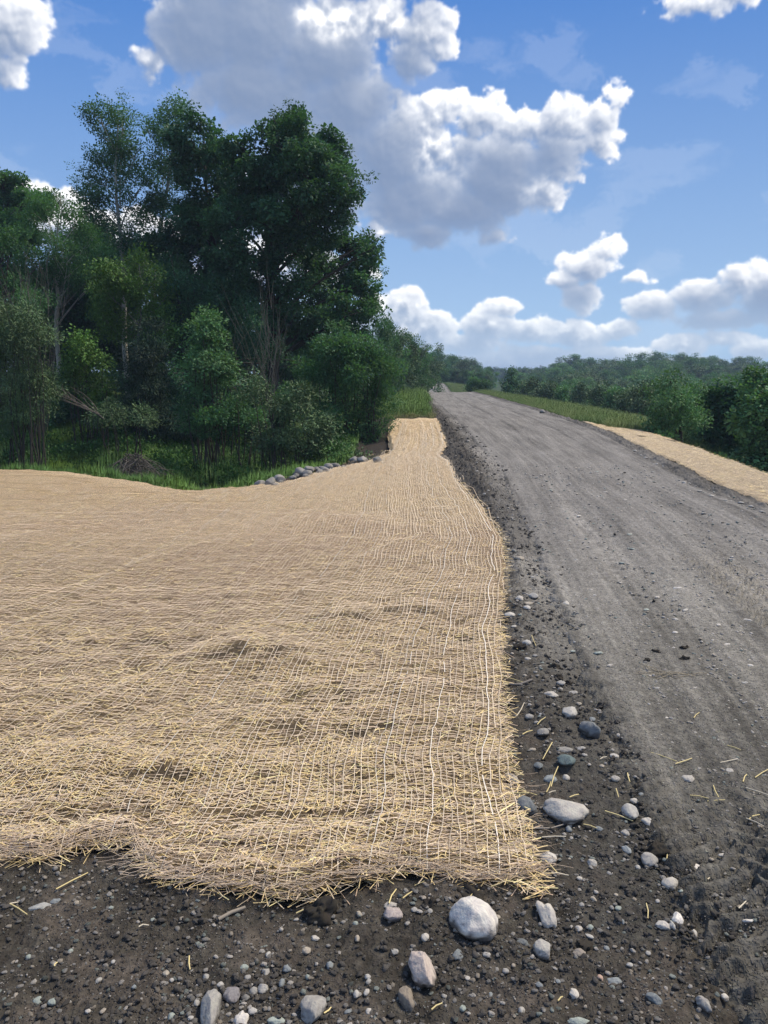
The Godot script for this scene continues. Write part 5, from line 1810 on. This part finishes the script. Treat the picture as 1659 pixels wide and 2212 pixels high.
func make_grass():
	var m := leaf_material(Color(1, 1, 1), 0.4)
	var short := tuft(1, 16, 0.35, 0.016, 0.35, false)
	var tall := tuft(2, 18, 0.30, 0.011, 0.30, true)
	var reed := tuft(3, 14, 0.16, 0.012, 0.16, false)
	# hollow behind the blanket
	sow("grass", short, m, 14000, func():
		var f := rng.randf_range(13.5, 32.0)
		var x := rng.randf_range(-0.62 * f - 1.0, 1.0)
		var s := side(x, f)
		if s > -1.0: return Vector3(0, 0, 0)
		if Vector2(x + 5.2, (f - 18.6)).length() < 1.5: return Vector3(0, 0, 0)
		return Vector3(x, f, 0.7 + 0.5 * soft_noise.get_noise_2d(x * 0.6, f * 0.6)), Vector2(0.28, 0.55), Color(0.07, 0.16, 0.045), Color(0.115, 0.225, 0.05))
	sow("grass", short, m, 9000, func():
		var p := on_ground(rng.randf_range(70, 620), rng.randf_range(885, 1040))
		if side(p.x, -p.z) > -1.0: return Vector3(0, 0, 0)
		return Vector3(p.x, -p.z, 0.8 + 0.6 * soft_noise.get_noise_2d(p.x * 0.9, p.z * 0.9)), Vector2(0.22, 0.42), Color(0.11, 0.23, 0.04), Color(0.17, 0.29, 0.05))
	sow("reeds", reed, m, 190, func():
		var p := on_ground(rng.randf_range(-20, 110), rng.randf_range(985, 1016)) if rng.randf() < 0.4 else on_ground(rng.randf_range(420, 620), rng.randf_range(1000, 1052))
		if rng.randf() < 0.25: p = on_ground(rng.randf_range(200, 280), rng.randf_range(1010, 1036))
		if side(p.x, -p.z) > -0.9: return Vector3(0, 0, 0)
		return Vector3(p.x, -p.z, 1.0), Vector2(0.5, 0.95), Color(0.06, 0.13, 0.045), Color(0.09, 0.19, 0.05))
	# leafy weeds in the hollow
	var places := []
	var tints := PackedColorArray()
	while places.size() < 900:
		var p := on_ground(rng.randf_range(330, 760), rng.randf_range(965, 1058)) if rng.randf() < 0.7 else on_ground(rng.randf_range(0, 400), rng.randf_range(900, 1030))
		if side(p.x, -p.z) > -0.9 or Vector2(p.x + 5.2, -p.z - 18.6).length() < 1.6: continue
		var q := rng.randf_range(0.8, 1.5)
		places.append(Transform3D(Basis(Vector3.UP, rng.randf_range(0, TAU)).scaled(Vector3(q, q, q)), Vector3(p.x, land(p.x, -p.z) + rng.randf_range(0.1, 0.4), p.z)))
		var t := rng.randf_range(0.7, 1.3)
		tints.append(Color(0.05 * t, 0.125 * t, 0.026 * t))
	scatter("weeds", clumps["herb"], leaf_material(Color(1, 1, 1), 0.4), places, tints)
	# verges of the track
	sow("verge_grass", tall, m, 5200, func():
		var f := 31.0 * pow(2.6, rng.randf())
		var l := along(ROAD_LEFT, f)
		var x := l - rng.randf_range(0.75 if f < 45.0 else 0.25, 4.5)
		return Vector3(x, f, 1.0 if f > 32.5 else smoothstep(30.5, 32.5, f) + 0.2), Vector2(0.32, 0.62), Color(0.075, 0.165, 0.04), Color(0.12, 0.215, 0.06))
	sow("verge_grass", tall, m, 14000, func():
		var f := 25.5 * pow(5.0, rng.randf())
		var r := along(ROAD_RIGHT, f)
		var x := r + 0.25 + 6.0 * pow(rng.randf(), 1.6)
		if f < 27.6 and x < r + 0.9: return Vector3(0, 0, 0)
		return Vector3(x, f, 0.6 + 0.4 * smoothstep(0.2, 1.0, x - r)), Vector2(0.22, 0.46), Color(0.085, 0.17, 0.055), Color(0.145, 0.21, 0.085))
	sow("meadow_grass", short, m, 9000, func():
		var f := rng.randf_range(22.0, 75.0)
		var r := along(ROAD_RIGHT, f)
		var x := r + rng.randf_range(3.5, 22.0)
		if f < 27.0 and x < r + 5.0: return Vector3(0, 0, 0)
		return Vector3(x, f, 1.0), Vector2(0.25, 0.5), Color(0.10, 0.165, 0.055), Color(0.16, 0.23, 0.085))
	# trampled dead grass round the end of the blanket
	sow("dry_grass", short, m, 300, func():
		var p := on_ground(rng.randf_range(835, 945), rng.randf_range(886, 906))
		return Vector3(p.x, -p.z, 1.0), Vector2(0.12, 0.3), Color(0.16, 0.15, 0.07), Color(0.10, 0.15, 0.05))


func broadleaf(seed_: int, leaf: String, tall: float, wide: float) -> Node3D:
	# a tree of the far woods, about `tall` metres, its foot at the origin
	var r := RandomNumberGenerator.new()
	r.seed = seed_
	var t := base("broadleaf_tree", Vector3.ZERO, "", "tree")
	var places := []
	var tints := PackedColorArray()
	var wood := Shape.new()
	limb(wood, Vector3(0, -1.0, 0), Vector3(0, tall * 0.75, 0), 0.17, 0.05, r, 6, 0.03)
	for k in 13:
		var y := tall * lerpf(0.22, 0.86, k / 12.0)
		var reach := wide * 0.5 * sqrt(maxf(0.05, 1.0 - pow((y / tall - 0.45) / 0.52, 2.0)))
		var a := k * 2.4 + r.randf_range(-0.4, 0.4)
		var c := Vector3(cos(a) * reach * 0.62, y, sin(a) * reach * 0.62)
		var rad := wide * r.randf_range(0.19, 0.27)
		fill_lobe(places, tints, c, Vector3(rad, rad * 0.85, rad), 9, 0.75 * wide / 6.0, r.randf_range(0.75, 1.25), r, 0.22)
		limb(wood, Vector3(0, y * 0.7, 0), c, 0.06, 0.02, r, 4, 0.05)
	fill_lobe(places, tints, Vector3(r.randf_range(-0.5, 0.5), tall * 0.88, 0), Vector3(wide * 0.2, tall * 0.1, wide * 0.2), 8, 0.7 * wide / 6.0, 1.1, r, 0.4)
	obj("trunk", wood.mesh(), bark_dark, t)
	scatter("crown", clumps["far"], leaf_mats[leaf], places, tints, t)
	return t


func pine(seed_: int, tall: float) -> Node3D:
	var r := RandomNumberGenerator.new()
	r.seed = seed_
	var t := base("pine_tree", Vector3.ZERO, "", "tree")
	var places := []
	var tints := PackedColorArray()
	var wood := Shape.new()
	limb(wood, Vector3(0, -1.0, 0), Vector3(0, tall, 0), 0.16, 0.03, r, 6, 0.01)
	for k in 46:
		var y := tall * lerpf(0.35, 0.99, k / 45.0)
		var a := k * 2.4
		var reach := tall * 0.24 * (1.05 - y / tall) * r.randf_range(0.7, 1.4) + 0.15
		var q := r.randf_range(0.5, 0.75)
		places.append(Transform3D(Basis(Vector3.UP, a).scaled(Vector3(q, q * 0.45, q)), Vector3(cos(a) * reach, y, sin(a) * reach)))
		tints.append(Color(1, 1, 1) * r.randf_range(0.7, 1.1))
	obj("trunk", wood.mesh(), bark_dark, t)
	scatter("crown", clumps["far"], leaf_mats["spruce"], places, tints, t)
	return t


func plant_far(proto: Node3D, fresh: bool, dx: float, top: float, f: float, tall: float, wide: float, label: String, group: String):
	var p := on_ray(dx, top, f)
	var h := land(p.x, f)
	if f > 300.0: h = lerpf(h, -2.0, smoothstep(300.0, 700.0, f))
	var k := clampf((p.y - h) / tall, 0.25, 2.0)
	var s := Vector3(k * wide, k, k * wide)
	var at := Vector3(p.x, h - 0.1, -f)
	var turn := rng.randf_range(0, TAU)
	if fresh:
		proto.position = at
		proto.rotation.y = turn
		proto.scale = s
		tag(proto, label, "", group)
	else:
		copy_of(proto, at, turn, s, label, group)


func skyline(dx: float) -> float:
	var pts := [[1100, 812], [1130, 803], [1180, 801], [1210, 790], [1240, 779], [1262, 774], [1290, 785], [1340, 781], [1380, 776], [1430, 770], [1480, 775], [1530, 771], [1562, 787], [1590, 781], [1620, 778], [1659, 789], [1800, 780]]
	for k in pts.size() - 1:
		if dx <= pts[k + 1][0]:
			var t: float = (dx - pts[k][0]) / (pts[k + 1][0] - pts[k][0])
			return lerpf(pts[k][1], pts[k + 1][1], t)
	return 785.0


func make_far():
	var r := RandomNumberGenerator.new()
	r.seed = 515
	# --- trees below the far blanket
	surveyed_tree("ash_tree", "light green slender tree just beyond the far blanket, leftmost there", "trees beyond the far blanket", [1468, 1050], 26.0, [[1448, 822, 16], [1440, 845, 24], [1462, 850, 20], [1425, 875, 24], [1455, 880, 28], [1480, 870, 18], [1415, 905, 24], [1445, 915, 32], [1480, 905, 24], [1430, 945, 32], [1465, 950, 28], [1410, 960, 22], [1450, 980, 30], [1490, 975, 22]], "fine", "fresh", 1.0, bark_dark, 0.07, 1.1, 0.2, 61)
	surveyed_tree("ash_tree", "light green tree with thin dark stems, second from left beyond the far blanket", "trees beyond the far blanket", [1512, 1050], 28.0, [[1505, 842, 20], [1495, 865, 24], [1525, 862, 22], [1510, 890, 28], [1540, 890, 22], [1500, 925, 28], [1530, 930, 28], [1510, 965, 30], [1545, 970, 26], [1490, 1000, 26]], "fine", "fresh", 1.0, bark_dark, 0.06, 1.1, 0.2, 62)
	surveyed_tree("ash_tree", "darker green tree between the two lighter ones at the right edge", "trees beyond the far blanket", [1575, 1060], 27.0, [[1565, 845, 24], [1590, 850, 20], [1550, 875, 26], [1580, 885, 32], [1605, 890, 24], [1555, 920, 32], [1590, 930, 34], [1560, 965, 34], [1600, 975, 34], [1575, 1005, 32]], "maple", "maple", 1.15, bark_dark, 0.08, 0.95, 0.2, 63)
	surveyed_tree("ash_tree", "light green bushy tree at the right edge of the photo", "trees beyond the far blanket", [1650, 1090], 23.5, [[1650, 825, 22], [1622, 848, 26], [1660, 850, 30], [1690, 850, 34], [1640, 880, 34], [1680, 895, 40], [1612, 905, 24], [1645, 925, 36], [1625, 960, 32], [1670, 960, 40], [1640, 1000, 34], [1690, 1010, 40], [1605, 1005, 24], [1660, 1040, 34]], "maple", "fresh", 1.1, bark_dark, 0.08, 0.85, 0.2, 64)
	for p in [[1420, 960, 24, "leftmost"], [1530, 1010, 26, "middle"], [1610, 1040, 26, "rightmost"]]:
		shrub("low_bush", "low green bush under the trees beyond the far blanket, %s of three" % p[3], "bushes beyond the far blanket", 25.0, [[p[0], p[1], p[2]], [p[0] + 24, p[1] + 10, p[2] * 0.8], [p[0] - 20, p[1] + 8, p[2] * 0.8], [p[0] + 5, p[1] + 25, p[2]]], "shrub", "mid", 0.9, bark_dark, 1.2, int(p[0]))
	# --- willows along the valley
	var where := ["left end of the valley row", "second in the valley row", "third in the valley row", "fourth in the valley row", "fifth in the valley row", "sixth in the valley row", "seventh in the valley row", "right end of the valley row, nearest the slender tree"]
	var spots := [[1150, 846, 17, 68.0], [1187, 850, 17, 66.0], [1222, 855, 18, 62.0], [1256, 860, 18, 60.0], [1290, 864, 20, 56.0], [1324, 866, 22, 54.0], [1358, 872, 25, 50.0], [1396, 866, 28, 47.0]]
	for k in spots.size():
		var p: Array = spots[k]
		shrub("valley_willow", "rounded grey-green willow, %s" % where[k], "willows along the valley", p[3], [[p[0], p[1], p[2]], [p[0] - 14, p[1] + 10, p[2] * 0.9], [p[0] + 14, p[1] + 10, p[2] * 0.9], [p[0], p[1] + 24, p[2] * 1.2], [p[0] + 8, p[1] - 13, p[2] * 0.75], [p[0] - 9, p[1] - 9, p[2] * 0.7]], "far", ["olive", "olive", "fresh"][k % 3], 0.20, bark_dark, 0.5, 700 + k)
	surveyed_tree("round_tree", "rounded dark tree standing alone left of the valley willows", "single trees by the verge", [1105, 858], 72.0, [[1105, 808, 10], [1096, 820, 15], [1116, 822, 15], [1105, 832, 18], [1090, 838, 12], [1122, 838, 12], [1106, 848, 16]], "far", "maple", 0.22, bark_dark, 0.12, 0.5, 0.2, 71)
	shrub("round_bush", "low rounded bush on the verge left of the lone dark tree", "single trees by the verge", 74.0, [[1022, 832, 11], [1042, 831, 12], [1034, 826, 9], [1052, 838, 9], [1014, 838, 8]], "far", "mid", 0.3, bark_dark, 0.45, 72)
	shrub("bright_bush", "small bright green bush beside the bend of the track", "single trees by the verge", 105.0, [[935, 815, 7], [942, 822, 8], [932, 824, 7]], "far", "yellow", 0.4, bark_dark, 0.4, 73)

	# --- prototypes of the far woods
	var protos := []
	var used := []
	for k in 6:
		protos.append(broadleaf(800 + k, ["mid", "fresh", "maple", "mid", "olive", "fresh"][k], 9.0, [6.5, 6.0, 7.0, 5.2, 7.5, 6.0][k]))
		used.append(false)
	var pines := [pine(900, 11.0), pine(901, 11.0)]
	var used_pine := [false, false]
	# trees that follow the left woods along the track
	var row := [[812, 688, 44.0, "first"], [838, 692, 50.0, "second"], [852, 712, 56.0, "third"], [872, 722, 60.0, "fourth"], [893, 724, 68.0, "fifth"], [910, 742, 76.0, "sixth"], [925, 758, 88.0, "seventh"]]
	for k in row.size():
		var p: Array = row[k]
		var q: int = [2, 0, 4, 2, 0, 4, 2][k]
		plant_far(protos[q], not used[q], p[0], p[1], p[2], 8.9, 0.9 if k > 2 else 0.75, "dark leafy tree left of the track beyond the tall woods, %s from the near end" % p[3], "trees along the left of the track")
		used[q] = true
	# deep in the left woods, closing the gaps
	for k in 11:
		plant_far(protos[[2, 0, 4][k % 3]], not used[[2, 0, 4][k % 3]], -60.0 + k * 78.0, [560, 600, 640, 620, 600, 640, 620, 600, 640, 680, 690][k], 52.0 + (k % 3) * 5.0, 9.0, 1.15, "shadowy tree deep in the left woods, number %d from the left" % (k + 1), "trees deep in the left woods")
	for k in 4:
		plant_far(protos[[0, 2, 4, 2][k]], false, -140.0 - k * 130.0, [470, 520, 560, 560][k], 34.0 + (k % 2) * 8.0, 9.0, 1.0, "tree of the left woods just outside the left edge of the photo, number %d outwards" % (k + 1), "trees deep in the left woods")
	# wooded rise where the track bends out of sight
	for k in 16:
		var dx := 932.0 + k * 8.2 + r.randf_range(-3, 3)
		var top := lerpf(757.0, 797.0, pow(maxf(0.0, (dx - 932.0) / 130.0), 1.5)) + r.randf_range(-3, 8)
		var q := r.randi() % 5
		plant_far(protos[q], not used[q], dx, top, 140.0 + r.randf_range(0, 40), 8.9, 1.0, "small tree on the rise at the track's bend, number %d in the upper row" % (k + 1), "trees on the far rise")
		used[q] = true
	for k in 10:
		var dx := 940.0 + k * 12.5
		plant_far(protos[k % 5], false, dx, lerpf(790, 806, k / 9.0) + r.randf_range(-4, 4), 128.0, 8.9, 1.15, "small tree on the rise at the track's bend, number %d in the lower row" % (k + 1), "trees on the far rise")
	# far line of trees on the horizon
	for k in 30:
		var dx := 1045.0 + k * 6.2 + r.randf_range(-3, 3)
		plant_far(protos[r.randi() % 5], false, dx, 797.0 + r.randf_range(-5, 5), 330.0 + r.randf_range(0, 60), 8.9, 1.25, "tiny tree in the hazy line of woods on the horizon, number %d from the left" % (k + 1), "trees on the horizon")
	for k in 3:
		plant_far(pines[k % 2], not used_pine[k % 2], [1024, 1168, 1068][k], [776, 787, 791][k], [165.0, 300.0, 320.0][k], 11.2, 1.0, ["lone pine rising above the wooded rise", "left pine of the two on the horizon", "pine on the horizon, right of the lone one"][k], "pines on the skyline")
		used_pine[k % 2] = true
	# the wooded hillside across the valley
	for ring in 7:
		var f := [225.0, 190.0, 160.0, 135.0, 112.0, 95.0, 80.0][ring] as float
		var n: int = [30, 22, 16, 14, 12, 10, 9][ring]
		for k in n:
			var dx := 1135.0 + (k + r.randf_range(-0.35, 0.35)) * 590.0 / n
			var lower: float = [0.0, 13.0, 25.0, 38.0, 51.0, 64.0, 78.0][ring]
			var top := skyline(dx) + lower * lerpf(0.5, 1.0, clampf((dx - 1130.0) / 250.0, 0.0, 1.0)) - 4.0 + r.randf_range(-4, 6)
			var q := r.randi() % 6
			plant_far(protos[q], not used[q], dx, top, f + r.randf_range(-8, 8), 8.5, r.randf_range(1.05, 1.45) * (1.15 if ring < 2 else 1.0), "rounded hillside tree, row %d from the top, number %d from the left" % [ring + 1, k + 1], "trees of the wooded hillside")
			used[q] = true

func build_all():
	make_ground()
	make_blanket()
	make_stones()
	make_grit()
	make_loose_straw()
	make_woods()
	make_grass()
	make_far()
